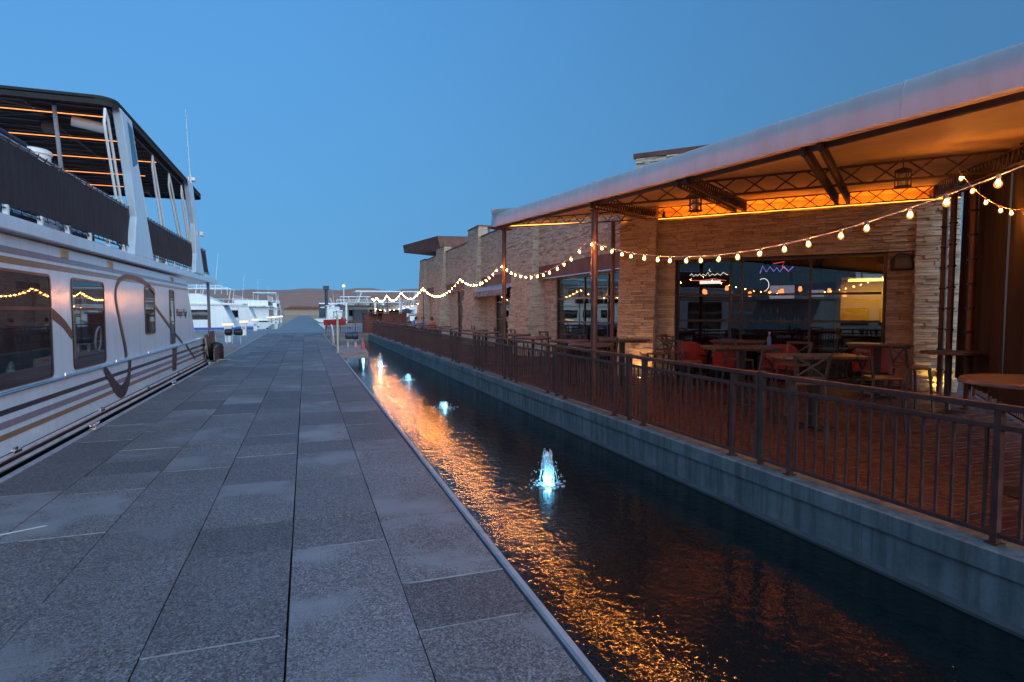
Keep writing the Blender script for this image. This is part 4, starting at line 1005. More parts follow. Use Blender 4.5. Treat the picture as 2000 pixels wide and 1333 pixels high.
def armchair(label, x, y, deg):
    t = arm0 if not uarm[0] else copy_tree(arm0); uarm[0] = True
    t.location = (x, y, 0); t.rotation_euler = (0, 0, R(deg)); t['label'] = label; t['group'] = 'red striped armchairs by the window'
FA = math.degrees(math.atan2(UF.y, UF.x))
table_rect('wooden bar table nearest the railing in front of the big window', 7.0, 6.62, R(-20), 1.25, .72)
table_rect('wooden bar table behind the nearest one, left of the big window centre', 7.5, 8.75, R(-20), 1.25, .72)
table_rect('wooden bar table close under the left half of the big window', 9.0, 10.6, R(FA), 1.1, .7)
table_rect('wooden bar table close under the right half of the big window', 10.7, 8.6, R(FA), 1.1, .7)
table_round('large round brown bar table at the right edge against the railing', 6.35, 3.45, .62)
table_round('round brown bar table by the drapes on the right', 10.3, 6.95, .42, 1.03)
for k, y in enumerate((10.9, 12.5, 14.2, 16.3, 18.4, 20.6, 23.4, 26.4, 29.5, 33.0)):
    table_round('round brown bar table along the far railing, %s from the near post' % ['first', 'second', 'third', 'fourth', 'fifth', 'sixth', 'seventh', 'eighth', 'ninth', 'tenth'][k], 5.55 + (k % 2) * .25, y, .48, 1.04)
table_rect('wooden bar table in front of the far stone bays beside the near post', 6.9, 12.0, R(-15), 1.1, .7)
S = [(6.55, 7.35, 200, 'grey cross-back stool left behind the nearest wooden bar table'), (7.75, 6.15, 60, 'grey cross-back stool right of the nearest wooden bar table'), (6.3, 6.1, 150, 'grey cross-back stool at the railing side of the nearest wooden bar table'),
     (6.75, 9.35, 20, 'grey cross-back stool left of the second wooden bar table'), (8.15, 8.2, -70, 'grey cross-back stool right of the second wooden bar table'), (8.0, 9.4, 10, 'grey cross-back stool behind the second wooden bar table'),
     (8.15, 11.75, 40, 'dark cross-back stool against the window beside the left pier'), (9.55, 7.05, 70, 'dark cross-back stool left of the round table by the drapes'), (10.75, 6.35, -60, 'dark cross-back stool right of the round table by the drapes'),
     (6.2, 11.4, 150, 'cross-back stool beside the first far railing table'), (6.3, 13.3, 120, 'cross-back stool beside the second far railing table'), (6.4, 15.0, 100, 'cross-back stool beside the third far railing table'),
     (6.3, 17.2, 90, 'cross-back stool beside the fourth far railing table'), (6.4, 19.3, 80, 'cross-back stool beside the fifth far railing table'), (7.5, 11.4, -60, 'cross-back stool right of the table by the far bays'),
     (6.4, 12.5, 45, 'cross-back stool left of the table by the far bays'), (6.35, 22.0, 90, 'cross-back stool beside the sixth far railing table')]
for x, y, d, l in S: stool(l, x, y, d)
armchair('red striped armchair under the right end of the big window', 11.35, 9.25, FA + 195)
armchair('red striped armchair under the window centre behind the nearest table', 9.9, 10.35, FA + 175)
armchair('red striped armchair behind the second wooden table', 9.25, 11.2, FA + 185)
armchair('red striped armchair low beside the left pier', 8.75, 11.9, FA + 150)
t = thing('blue_bottle', 'small blue bottle standing on the second wooden bar table', 'bottle', (8.0, 8.6, 1.072))
MB().lathe([(.035, 0), (.035, .14), (.014, .18), (.014, .23)], (8.0, 8.6, 1.072), 10).build('body', 'stripe_blue', t, smooth=True); MB().lathe([(.016, .231), (.016, .25)], (8.0, 8.6, 1.072), 8).build('cap', 'white_tube', t)
# wall speaker beside the window
q = A + UF * 5.97 + NF * -.02
sp = thing('wall_speaker', 'black speaker mounted on the stone strip right of the big window', 'speaker', (q.x, q.y, 2.75))
MB().prism([q + UF * u_ + Vector((0, 0, z)) - NF * .12 for u_, z in ((-.2, 2.62), (.2, 2.62), (.22, 2.72), (.18, 2.92), (.06, 2.99), (-.1, 2.97), (-.2, 2.86))], NF * .26).build('cabinet', 'rubber', sp, bevel=.02)
MB().prism([q + UF * u_ + Vector((0, 0, z)) + NF * .14 for u_, z in ((-.15, 2.66), (.15, 2.66), (.14, 2.88), (-.12, 2.88))], NF * .012).build('grille', 'frame_dark', sp)
# drapes tied to banded posts along the right edge of the canopy
RE0 = Vector((12.75, 8.45, 0)); RE1 = Vector((5.2, 1.6, 0)); RD_ = (RE1 - RE0).normalized(); RN = Vector((RD_.y, -RD_.x, 0))
def drape(a, b_, pinch, label):
    t = thing('drape', label, 'curtain', RE0 + RD_ * ((a + b_) / 2), 'brown patio drapes')
    n, m = 48, 14; vs = []
    for i in range(n + 1):
        for j in range(m + 1):
            s, v = i / n, j / m; z = .35 + (4.15 - .35) * v
            k = pinch * (1 - ((v - .42) / .58) ** 2) if v > .42 else pinch * (v / .42) ** .3 if pinch else 0
            sp_ = a + (b_ - a) * (s * (1 - .55 * max(0, k)))
            d = .07 * math.sin(s * 40) * (1 - .4 * v) + .02 * math.sin(s * 93 + v)
            p = RE0 + RD_ * sp_ + RN * d; vs.append((p.x, p.y, z))
    MB().add(vs, [(i * (m + 1) + j, (i + 1) * (m + 1) + j, (i + 1) * (m + 1) + j + 1, i * (m + 1) + j + 1) for i in range(n) for j in range(m)]).build('cloth', 'curtain_cloth', t, smooth=True)
    MB().tube([RE0 + RD_ * a + Vector((0, 0, 4.16)), RE0 + RD_ * b_ + Vector((0, 0, 4.16))], .025, 7).build('rod', 'truss_steel', t)
drape(.25, 1.5, .18, 'dark brown drape hanging right of the stone pier'); drape(1.75, 3.9, .1, 'wide dark brown drape at the right edge of the patio')
drape(4.0, 6.0, .1, 'brown drape nearest the right frame edge'); drape(6.1, 8.2, .1, 'unseen brown drape beyond the round table, added to shade the patio'); drape(8.3, 10.2, .1, 'unseen brown drape by the near railing, added to shade the patio')  # last two hang out of view, added to keep light off the patio
def bpost(s, label, off=.12):
    p = RE0 + RD_ * s + RN * off
    t = thing('banded_post', label, 'post', (p.x, p.y, 0), 'brown posts wrapped with bands')
    MB().lathe([(.1, 0), (.1, .02), (.055, .03), (.055, 4.1)], (p.x, p.y, 0), 12).build('shaft', 'post_steel', t, smooth=True)
    for k in range(8): MB().lathe([(.056, -.02), (.074, -.015), (.074, .015), (.056, .02)], (p.x, p.y, .5 + k * .42), 12).build('band', 'frame_dark', t)
bpost(.12, 'brown banded post close beside the right stone pier', .3); bpost(.72, 'brown banded post between the first two drapes', .25); bpost(2.35, 'brown banded post in front of the wide drape', .2)
er = thing('railing', 'low brown railing closing the right side of the patio by the drapes', 'railing', (11.5, 7.2, 0))
a_, b_ = RE0 + NF * .3 - RN * .25, RE0 + RD_ * 8 - RN * .25
for z in (.07, .86, 1.0): MB().bar((a_.x, a_.y, z), (b_.x, b_.y, z), .04, .035).build('rail', 'rail_steel', er)
nn_ = 62
for i in range(nn_ + 1):
    p = a_.lerp(b_, i / nn_)
    if i % 16 == 0: MB().box(p.x - .025, p.y - .025, 0, p.x + .025, p.y + .025, 1.02).build('post', 'rail_steel', er)
    else: MB().box(p.x - .008, p.y - .008, .087, p.x + .008, p.y + .008, .843).build('baluster', 'rail_steel', er)

# ------------------------------------------------------------------ inside the restaurant
ORD = ['first', 'second', 'third', 'fourth', 'fifth', 'sixth', 'seventh', 'eighth', 'ninth', 'tenth', 'eleventh', 'twelfth']
def scr_x(p):
    d = Vector((p[0], p[1], 1.7)) - CAMP; return d.dot(RT) / d.dot(FW)
def pend(x, y, z, lab):
    t = thing('pendant_lamp', lab, 'lamp', (x, y, z), 'pendant lamps inside the restaurant')
    MB().lathe([(.015, .10), (.04, .085), (.052, .0), (.042, -.035), (.02, -.042)], (x, y, z), 10).build('shade', 'pendant_amber', t, smooth=True)
    MB().tube([(x, y, z + .10), (x, y, 3.45)], .006, 4).build('cord', 'frame_dark', t)
PN = sorted([((A + UF * u_ - NF * d), z) for u_, d, z in ((1.6, 1.2, 2.2), (2.0, 2.4, 2.35), (2.7, 1.6, 2.15), (3.1, 3.0, 2.2), (3.5, 1.4, 2.2), (3.9, 2.6, 2.3), (4.6, 1.7, 2.2), (5.0, 3.2, 2.15), (1.2, 3.4, 2.3), (3.3, 4.0, 2.25))], key=lambda q_: scr_x(q_[0]))
for k, (p, z) in enumerate(PN): pend(p.x, p.y, z, 'amber pendant lamp inside the big window, %s from the left' % ORD[k])
for k, (x, y) in enumerate(sorted(((10.2, 17.5), (10.6, 19.6), (10.0, 24.3), (10.8, 25.2), (10.2, 32.0), (11.2, 16.6)), key=scr_x)): pend(x, y, 2.3, 'amber pendant lamp inside the far wing windows, %s from the left' % ORD[k])
# lit yellow alcove at the right
p0 = A + UF * 5.15 - NF * 3.6
al = thing('yellow_alcove', 'brightly lit yellow alcove at the right inside the big window', 'alcove', (p0.x, p0.y, 0))
def fbox(u0, u1, d0, d1, z0, z1):
    pts = [A + UF * u0 - NF * d0, A + UF * u1 - NF * d0, A + UF * u1 - NF * d1, A + UF * u0 - NF * d1]
    return MB().prism([q_ + Vector((0, 0, z0)) for q_ in pts], (0, 0, z1 - z0))
fbox(4.9, 6.6, 4.3, 4.4, .03, 2.6).build('back', 'yellow_wall', al); fbox(6.6, 6.7, 2.4, 4.4, .03, 2.6).build('cheek', 'yellow_wall', al); fbox(4.8, 4.9, 3.0, 4.4, .03, 2.6).build('cheek', 'yellow_wall', al)
fbox(4.9, 6.6, 2.75, 2.9, .03, 1.42).build('half_wall', 'bar_wood', al); fbox(5.1, 6.4, 3.2, 3.9, 2.56, 2.59).build('ceiling_lamp', 'ceiling_lamp_yellow', al); fbox(4.8, 6.7, 2.4, 4.4, 2.6, 2.7).build('soffit', 'bar_wood', al)
bar_ = thing('bar_counter', 'dark wooden bar counter deep inside behind the big window', 'counter', tuple(A + UF * 3 - NF * 3.8))
fbox(1.3, 4.6, 3.6, 4.1, .03, 1.05).build('front', 'bar_wood', bar_); fbox(1.2, 4.7, 3.5, 4.2, 1.052, 1.1).build('top', 'wood_top', bar_)
bb = thing('back_bar', 'bottle shelves with a glowing screen behind the bar counter', 'shelf', tuple(A + UF * 3 - NF * 4.5))
for z in (1.3, 1.6, 1.9): fbox(2.0, 4.6, 4.35, 4.5, z, z + .03).build('shelf', 'bar_wood', bb)
fbox(3.0, 3.7, 4.32, 4.36, 2.1, 2.5).build('screen', 'tv_glow', bb); fbox(4.1, 4.5, 4.32, 4.36, 2.15, 2.35).build('screen', 'tv_glow', bb)
for k in range(26):
    for z in (1.335, 1.635):
        p = A + UF * (2.06 + k * .098) - NF * 4.42
        if random.random() < .85: MB().lathe([(.03, 0), (.03, .14), (.012, .18), (.012, .22)], (p.x, p.y, z), 6).build('bottle', random.choice(('wood_top', 'stripe_blue', 'vent_cream', 'frame_dark')), bb)
TI = sorted([(A + UF * u_ - NF * d, a_) for u_, d, a_ in ((1.7, 1.0, 0), (2.9, 1.4, 20), (4.0, 1.0, 0), (5.0, 1.5, 15), (2.2, 2.4, 0), (3.7, 2.5, 10))], key=lambda q_: scr_x(q_[0]))
for k, (p, a_) in enumerate(TI):
    table_rect('dark dining table inside the big window, %s from the left' % ORD[k], p.x, p.y, R(FA + a_), .8, .8, .78)['group'] = 'tables inside the restaurant'
    for s_ in (-1, 1):
        p2 = p + UF * s_ * .62; stool('cross-back stool %s of the %s dining table inside the big window' % ('left' if s_ < 0 else 'right', ORD[k]), p2.x, p2.y, FA - 90 * s_, 'stools inside the restaurant')
# neon signs on the inside of the glass
def neon(paths, mat, label, u0, z0, sx, sz, d=.32):
    o = A + UF * u0 - NF * d
    t = thing('neon_sign', label, 'sign', (o.x, o.y, z0), 'neon window signs')
    for pth in paths: MB().tube([o + UF * (x * sx) + Vector((0, 0, z0 + z * sz)) for x, z in pth], .008, 5).build('tube', mat, t)
    MB().tube([o + UF * (sx * .5) + Vector((0, 0, z0 + sz)), o + UF * (sx * .5) + Vector((0, 0, 3.0))], .003, 4).build('wire', 'frame_dark', t)
    return t, o
scr = [(0, .4), (.05, .65), (.1, .3), (.16, .55), (.2, .35), (.26, .6), (.3, .35), (.36, .55), (.42, .35), (.48, .75), (.52, .3), (.6, .55), (.66, .35), (.72, .6), (.8, .35), (.88, .7), (.95, .45), (1, .4)]
t, o = neon([scr, [(.55, .8), (.5, 1.0), (.53, 1.15)]], 'neon_white', 'white and red script neon sign with a bright bar, left in the big window', 1.35, 2.55, .95, .22)
MB().tube([o + UF * x + Vector((0, 0, 2.52 - .03 * math.sin(x * 9))) for x in (.02, .3, .6, .9)], .008, 5).build('tube', 'neon_red', t)
fbox(1.6, 2.12, .33, .35, 2.42, 2.5).build('light_bar', 'neon_white', t)
t, o = neon([[(0, .2), (.08, .9), (.2, .3), (.3, .8), (.42, .35), (.5, .7), (.6, .3), (.72, .8), (.85, .3), (1, .75)]], 'neon_blue', 'blue script neon sign with a red flash, centre of the big window', 3.05, 2.6, .75, .26)
MB().tube([o + UF * x + Vector((0, 0, z)) for x, z in ((.3, 2.88), (.55, 2.92), (.5, 2.8), (.62, 2.72))], .008, 5).build('tube', 'neon_red', t)
neon([[(.5 + .5 * math.cos(a * .2), .5 + .5 * math.sin(a * .2)) for a in range(-7, 12)]], 'neon_white', 'curved white neon arc sign in the middle of the big window', 3.0, 2.2, .26, .32)

# ------------------------------------------------------------------ power pedestals and clutter on the far dock
def make_pedestal():
    t = thing('power_pedestal', 'x', 'pedestal', (0, 0, 0))
    MB().add([(-.15, -.15, 0), (.15, -.15, 0), (.15, .15, 0), (-.15, .15, 0), (-.16, -.16, .7), (.16, -.16, .7), (.16, .16, .7), (-.16, .16, .7), (-.24, -.2, .96), (.24, -.2, .96), (.24, .2, .96), (-.24, .2, .96)],
             [(0, 3, 2, 1), (0, 1, 5, 4), (1, 2, 6, 5), (2, 3, 7, 6), (3, 0, 4, 7), (4, 5, 9, 8), (5, 6, 10, 9), (6, 7, 11, 10), (7, 4, 8, 11), (8, 9, 10, 11)]).build('body', 'white_tube', t)
    MB().box(-.25, -.21, .962, .25, .21, 1.03).build('light_band', 'pedestal_glow', t)
    MB().box(-.27, -.23, 1.032, .27, .23, 1.08).build('cap', 'white_tube', t, bevel=.01)
    MB().box(-.1, -.19, .45, .1, -.162, .65).build('outlet', 'grey_plastic', t)
    return t
ped0 = make_pedestal()
for k, (x, y, l) in enumerate(((-4.14, 36.6, 'white power pedestal with amber light, nearest, beyond the houseboat bow'), (-4.22, 46.6, 'white power pedestal with amber light, second from the houseboat bow'), (-4.28, 57.6, 'white power pedestal with amber light, third from the houseboat bow'),
                               (-4.25, 78.5, 'white power pedestal with amber light, first of the distant four'), (-4.0, 84.5, 'white power pedestal with amber light, second of the distant four'), (-3.75, 90, 'white power pedestal with amber light, third of the distant four'), (-3.55, 97, 'white power pedestal with amber light, farthest of the distant four'))):
    p = ped0 if k == 0 else copy_tree(ped0); p.location = (x, y, -.012); p['label'] = l; p['group'] = 'white pedestals along the dock'
# dock box bundle: two black drums on a frame beside the nearest pedestal
t = thing('black_pump', 'pair of black drums on a frame beside the nearest pedestal', 'pump', (-3.7, 34.6, 0))
MB().tube([(-4.05, 34.4, .62), (-4.0, 34.4, .62), (-3.75, 34.4, .62), (-3.7, 34.4, .62)], [.12, .17, .17, .12], 12).build('drum', 'rubber', t, smooth=True)
MB().tube([(-3.62, 34.5, .6), (-3.55, 34.5, .6), (-3.25, 34.5, .6), (-3.2, 34.5, .6)], [.12, .19, .19, .12], 12).build('drum', 'rubber', t, smooth=True)
for x in (-3.95, -3.7, -3.3): MB().bar((x, 34.45, -.01), (x, 34.45, .45), .05).build('leg', 'grey_plastic', t)
MB().bar((-4.05, 34.45, .43), (-3.2, 34.45, .43), .08, .04).build('shelf', 'grey_plastic', t)
# wooden platform in the channel with its pole, hose and pump
t = thing('wooden_platform', 'small weathered wooden platform jutting from the dock into the channel', 'platform', (1.95, 27.5, 0))
for k in range(7): MB().box(1.29, 24.9 + k * .74, -.03, 2.42 + .04 * k, 24.9 + k * .74 + .73, .04).build('plank', 'weathered_wood', t, bevel=.006)
MB().box(1.29, 24.86, -.22, 2.42, 24.9, .03).build('fascia', 'weathered_wood', t)
for x, y in ((1.5, 25.0), (2.35, 25.1), (2.5, 29.8)): MB().box(x - .06, y - .06, -1, x + .06, y + .06, -.031).build('pile', 'weathered_wood', t)
t = thing('pale_pole', 'pale upright pole at the dock edge by the wooden platform', 'pole', (1.22, 25.1, 0))
MB().box(1.185, 25.06, .0, 1.265, 25.14, 1.58).build('shaft', 'pale_pole', t, bevel=.01); MB().box(1.16, 25.03, 0, 1.29, 25.17, .02).build('base', 'grey_plastic', t)
tag(MB().tube([(1.06 + .09 * math.sin(a * .5), 27.2 + .35 * math.sin(a), .62 + .48 * math.cos(a)) for k in range(1) for a in [i * math.pi / 12 for i in range(25)]], .04, 8).build('white_hose', 'hose_white', None, (1.05, 27.2, .1), smooth=True), 'white hose coiled in a tall loop beside the pale pole', 'hose')
t = thing('black_winch', 'black cylindrical pump on a stand on the wooden platform', 'pump', (2.2, 28.6, .04))
MB().tube([(1.74, 28.6, .57), (1.77, 28.6, .57), (2.05, 28.6, .57), (2.08, 28.6, .57), (2.3, 28.6, .57), (2.33, 28.6, .57)], [.1, .16, .16, .19, .19, .12], 14).build('drum', 'pole_navy', t, smooth=True)
for x in (1.85, 2.2): MB().box(x - .05, 28.5, .04, x + .05, 28.7, .36).build('leg', 'grey_plastic', t)
MB().box(1.75, 28.4, .362, 2.32, 28.8, .385).build('shelf', 'grey_plastic', t)
tag(MB().lathe([(.09, 0), (.09, .2), (.05, .34), (.03, .42)], (2.35, 26.6, .04), 10).build('pink_float', 'pink_plastic', None, (2.35, 26.6, .04), smooth=True), 'small pink plastic float standing on the wooden platform', 'float')

# ------------------------------------------------------------------ other houseboats and craft
def far_boat(label, loc, rz, L_, Bm, decks=1, stripe='stripe_blue', windows=5, shade=True, slide=False, arch=False, grp='white houseboats in the far marina'):
    t = thing('houseboat', label, 'houseboat', (0, 0, 0), grp); W2 = Bm / 2; g = 'gelcoat_far'
    MB().prism([(-L_ / 2, -W2, -.1), (L_ / 2 - 1, -W2, -.1), (L_ / 2, -W2, .55), (-L_ / 2, -W2, .55)], (0, Bm, 0)).build('hull', g, t)
    MB().prism([(-L_ / 2, -W2 - .01, .35), (L_ / 2 - .35, -W2 - .01, .35), (L_ / 2 - .05, -W2 - .01, .58), (-L_ / 2, -W2 - .01, .58)], (0, Bm + .02, 0)).build('stripe', stripe, t)
    MB().prism([(-L_ / 2 + 1.2, -W2 + .12, .56), (L_ / 2 - 2.0, -W2 + .12, .56), (L_ / 2 - 3.0, -W2 + .12, 2.75), (-L_ / 2 + .9, -W2 + .12, 2.75)], (0, Bm - .24, 0)).build('cabin', g, t)
    MB().box(-L_ / 2 + .2, -W2, 2.76, L_ / 2 - 1.2, W2, 2.95).build('upper_deck', g, t, bevel=.03)
    x0 = -L_ / 2 + 2; span = (L_ - 5.6) / windows
    for s in (-1, 1):
        yy_ = s * (W2 - .12)
        for k in range(windows):
            a = x0 + k * span; w = MB().box(a, min(yy_, yy_ + s * .03), 1.35, a + span * .72, max(yy_, yy_ + s * .03), 2.3).build('window', 'tinted_glass', t)
        if decks > 1:
            for k in range(4): MB().box(x0 + k * 2.0, min(yy_, yy_ + s * .1), 3.12, x0 + k * 2.0 + 1.8, max(yy_, yy_ + s * .1), 3.62).build('upper_window', 'tinted_glass', t)
    if decks > 1: MB().prism([(-L_ / 2 + 1, -W2 + .2, 2.955), (L_ / 2 - 3.2, -W2 + .2, 2.955), (L_ / 2 - 5, -W2 + .2, 3.85), (-L_ / 2 + 1, -W2 + .2, 3.85)], (0, Bm - .4, 0)).build('upper_cabin', g, t)
    zt = 3.86 if decks > 1 else 2.96
    for e in (-W2 + .2, W2 - .2):
        MB().bar((-L_ / 2 + .4, e, zt + .8), (L_ / 2 - 3, e, zt + .8), .04).build('rail', 'white_tube', t)
        for k in range(9): x = -L_ / 2 + .5 + k * (L_ - 3.6) / 8; MB().bar((x, e, zt), (x, e, zt + .8), .035).build('rail_post', 'white_tube', t)
    if shade:
        MB().box(-L_ / 2 + 3, -W2 + .3, zt + 2.0, L_ / 2 - 5, W2 - .3, zt + 2.16).build('sun_roof', g, t, bevel=.04)
        for x in (-L_ / 2 + 3.4, 0, L_ / 2 - 5.4):
            for e in (-W2 + .4, W2 - .4): MB().bar((x, e, zt), (x + .3, e, zt + 2.0), .07).build('roof_post', 'white_tube', t)
    if arch:
        for k in range(3):
            x = -L_ / 2 + 3 + k * (L_ - 7) / 2
            for e in (-W2 + .15, W2 - .15): MB().bar((x, e, zt), (x + .9, e, zt + 1.9), .28, .06).build('arch', g, t)
    if slide:
        MB().tube([(-L_ / 2 + 1, .2, zt + 1.4), (-L_ / 2 + .4, .2, zt + 1.0), (-L_ / 2 - .6, .2, .9), (-L_ / 2 - 1.4, .2, .2)], .28, 8).build('slide', g, t, smooth=True)
    for k in range(2): MB().bar((L_ / 2 - 4.2, -W2 + .02 - .02, .56), (L_ / 2 - 4.2 + .01 * k, -W2 - .02, 2.7), .05).build('ladder_rail', 'white_tube', t)
    MB().tube([(L_ / 2 - 4, 0, zt), (L_ / 2 - 3.6, 0, zt + 4.2)], [.03, .012], 5).build('antenna', 'white_tube', t)
    t.location = loc; t.rotation_euler = (0, 0, rz); return t
far_boat('white two-deck houseboat with blue hull stripe just behind the near houseboat bow', (-13.6, 66, ZW + .1), R(0), 18, 5, 2, 'stripe_blue', 5)
far_boat('white houseboat with roof rails behind the row of pedestals', (-12.5, 86, ZW + .1), R(0), 17, 5, 1, 'gelcoat_far', 5, True, False)
far_boat('tall white houseboat end-on left of the far dock', (-8.2, 112, ZW + .2), R(90), 20, 5.4, 2, 'gelcoat_far', 5, False)
far_boat('white houseboat with flat roof farthest left along the far dock', (-8.0, 140, ZW + .2), R(90), 20, 5.2, 2, 'gelcoat_far', 5, True)
far_boat('white houseboat mirrored in the big window, moored farther back along the dock', (-6.2, -11.5, ZW + .1), R(90), 22, 5.4, 2, 'stripe_black', 6)
far_boat('white houseboat glimpsed under the sunroof of the blue striped one', (-25, 84, ZW + .1), R(0), 16, 5, 2, 'stripe_blue', 5)
far_boat('long white houseboat with slanted arches behind the bar shack', (15.5, 92, ZW + .2), R(0), 23, 5.4, 1, 'stripe_gold', 6, True, False, True)
far_boat('white houseboat with slide and arches behind the fuel dock', (8.6, 126, ZW + .2), R(180), 14, 5, 1, 'gelcoat_far', 4, True, True, True)
far_boat('white cruiser moored right of the far dock behind the navy pole', (9.5, 190, ZW + .2), R(90), 18, 5, 2, 'gelcoat_far', 4, False)
far_boat('small white houseboat far right of the dock near the shore', (10.5, 240, ZW + .2), R(90), 18, 5, 1, 'stripe_blue', 4, True)
far_boat('distant white houseboat left of the dock near the shore', (-9.5, 190, ZW + .2), R(90), 18, 5, 1, 'stripe_blue', 4, True)
# fuel dock with white posts and roof, navy pole, light mast
t = thing('fuel_dock_shelter', 'white open shelter with thin posts and dark sign panel beside the far dock', 'shelter', (6, 88, 0))
MB().box(2.7, 84, -.5, 13, 91, .1).build('floor', 'cross_dock', t)
MB().prism([(2.6, 84, 2.45), (5.2, 84, 2.95), (13.2, 84, 2.95), (13.2, 84, 3.05), (5.2, 84, 3.05), (2.6, 84, 2.55)], (0, 7, 0)).build('roof', 'gelcoat_far', t)
for x, y in ((2.9, 84.2), (5.3, 84.2), (9.2, 84.2), (12.9, 84.2), (2.9, 90.6), (9.2, 90.6)): MB().box(x - .12, y - .12, .1, x + .12, y + .12, 2.5 if x < 4 else 2.94).build('post', 'white_tube', t)
MB().box(4.0, 84.05, 1.0, 4.8, 84.12, 1.9).build('notice_board', 'white_tube', t); MB().box(6.4, 86, .1, 8.4, 88, 2.0).build('kiosk', 'pole_navy', t)
MB().box(3.2, 83.9, .12, 3.7, 84.3, 1.0).build('pump', 'white_tube', t, bevel=.03)
t = thing('navy_pole', 'tall dark navy pole with a square head beside the far dock', 'pole', (2.9, 100, 0))
MB().lathe([(.28, 0), (.26, .1), (.24, 5.2)], (3.2, 100, 0), 10).build('shaft', 'pole_navy', t); MB().box(2.75, 99.6, 5.2, 3.65, 100.4, 5.85).build('head', 'pole_navy', t, bevel=.05); MB().bar((3.2, 100, 3.9), (4.1, 100, 3.9), .06).build('arm', 'pole_navy', t)
t = thing('light_mast', 'thin mast with a pale round lamp left of the bar shack', 'lamp', (7.0, 118, 0))
MB().lathe([(.12, 0), (.07, 6.3)], (7.0, 118, 0), 8).build('shaft', 'white_tube', t); MB().lathe([(.1, 6.3), (.32, 6.45), (.34, 6.7), (.2, 6.9), (.05, 6.95)], (7.0, 118, 0), 12).build('globe', 'lamp_globe', t, smooth=True)
t = thing('dark_container', 'long dark flat-roofed container shed beside the far dock', 'shed', (7, 210, 0))
MB().box(4.4, 205, -.3, 13, 214, 4.2).build('body', 'pole_navy', t); MB().box(4.2, 204.8, 4.2, 13.2, 214.2, 4.6).build('roof', 'gelcoat_far', t)
t = thing('boat_ramp_shed', 'low brown-roofed tan building at the far end of the dock', 'building', (-1, 345, 0))
MB().box(-11, 345, -.4, 12, 352, 3.2).build('wall', 'land', t); MB().prism([(-11.5, 344, 3.2), (12.5, 344, 3.2), (8.5, 344, 4.5), (-7.5, 344, 4.5)], (0, 9, 0)).build('roof', 'rust_steel', t)
# bar shack of red planks, red boat with dark bimini
t = thing('bar_shack', 'low red-brown plank bar shack with open hatch at the far patio end', 'shack', (6.8, 49.6, 0))
for k in range(8):
    z = .02 + k * .19
    MB().box(5.9, 48.9, z, 7.9, 48.96, z + .185).build('plank', 'plank_red', t)
    MB().box(4.5, 48.9, z, 5.0, 48.96, z + .185).build('plank', 'plank_red', t)
    if k < 4: MB().box(5.001, 48.9, z, 5.899, 48.96, z + .185).build('plank', 'plank_red', t)
MB().box(4.5, 48.97, .0, 7.9, 51, .06).build('floor', 'plank_red', t); MB().box(7.84, 48.97, .06, 7.9, 51, 1.54).build('side', 'plank_red', t); MB().box(4.5, 48.97, .06, 4.56, 51, 1.54).build('side', 'plank_red', t)
MB().box(4.4, 48.8, 1.56, 8.0, 51.1, 1.64).build('roof', 'plank_red', t); MB().box(4.6, 50.9, .06, 7.8, 51, 1.5).build('back', 'grey_plastic', t)
t = thing('red_boat', 'small red speedboat with a dark canvas top beyond the channel end', 'boat', (0, 0, 0))
hull = MB(); hs = [(-1.5, .6), (-.8, .75), (0, .78), (.9, .62), (1.6, .02)]; vs = []
for x, w in hs: vs += [(x, -w, .75 + .05 * x), (x, -w * .6, -.1), (x, w * .6, -.1), (x, w, .75 + .05 * x)]
hull.add(vs, [(i * 4 + j, (i + 1) * 4 + j, (i + 1) * 4 + (j + 1) % 4, i * 4 + (j + 1) % 4) for i in range(4) for j in range(4)] + [(3, 2, 1, 0), (16, 17, 18, 19)]).build('hull', 'hull_red', t)
MB().box(-1.3, -.5, .7, .9, .5, .8).build('deck', 'gelcoat_far', t)
MB().box(-.2, -.6, 1.75, 1.2, .6, 1.83).build('bimini', 'dark_fabric', t, bevel=.03)
for x, y in ((-.1, -.55), (1.1, -.55), (-.1, .55), (1.1, .55)): MB().bar((x, y, .75), (x, y, 1.76), .04).build('bimini_post', 'frame_dark', t)
MB().prism([(.2, -.5, .8), (.35, -.5, .8), (.1, -.5, 1.2), (.02, -.5, 1.2)], (0, 1.0, 0)).build('windscreen', 'tinted_glass', t)
t.location = (3.5, 79, .05); t.scale = (.9, .9, .9)
# stacked personal watercraft rack glimpsed left of the building
t = thing('equipment_rack', 'white and blue clutter of stacked watercraft behind the seated people', 'rack', (11.0, 62, 0))
for k in range(3):
    for j in range(2):
        x = 9.4 + k * 1.1; z = .4 + j * 1.1
        MB().prism([(x, 61, z), (x + .9, 61, z), (x + .95, 61, z + .3), (x + .6, 61, z + .55), (x + .2, 61, z + .4)], (0, 1.2, 0)).build('craft', random.choice(('gelcoat_far', 'stripe_blue', 'pole_navy', 'gelcoat_far')), t, bevel=.04)
for x in (9.3, 12.8):
    for y in (61, 62.2): MB().box(x - .06, y - .06, -.5, x + .06, y + .06, 3.2).build('upright', 'white_tube', t)
for z in (.3, 1.4): MB().box(9.3, 61, z - .06, 12.8, 62.2, z - .005).build('shelf', 'white_tube', t)
struct(MB().box(4.62, 47, -.7, 26, 70, -.02).build('far_pier', 'cross_dock'))

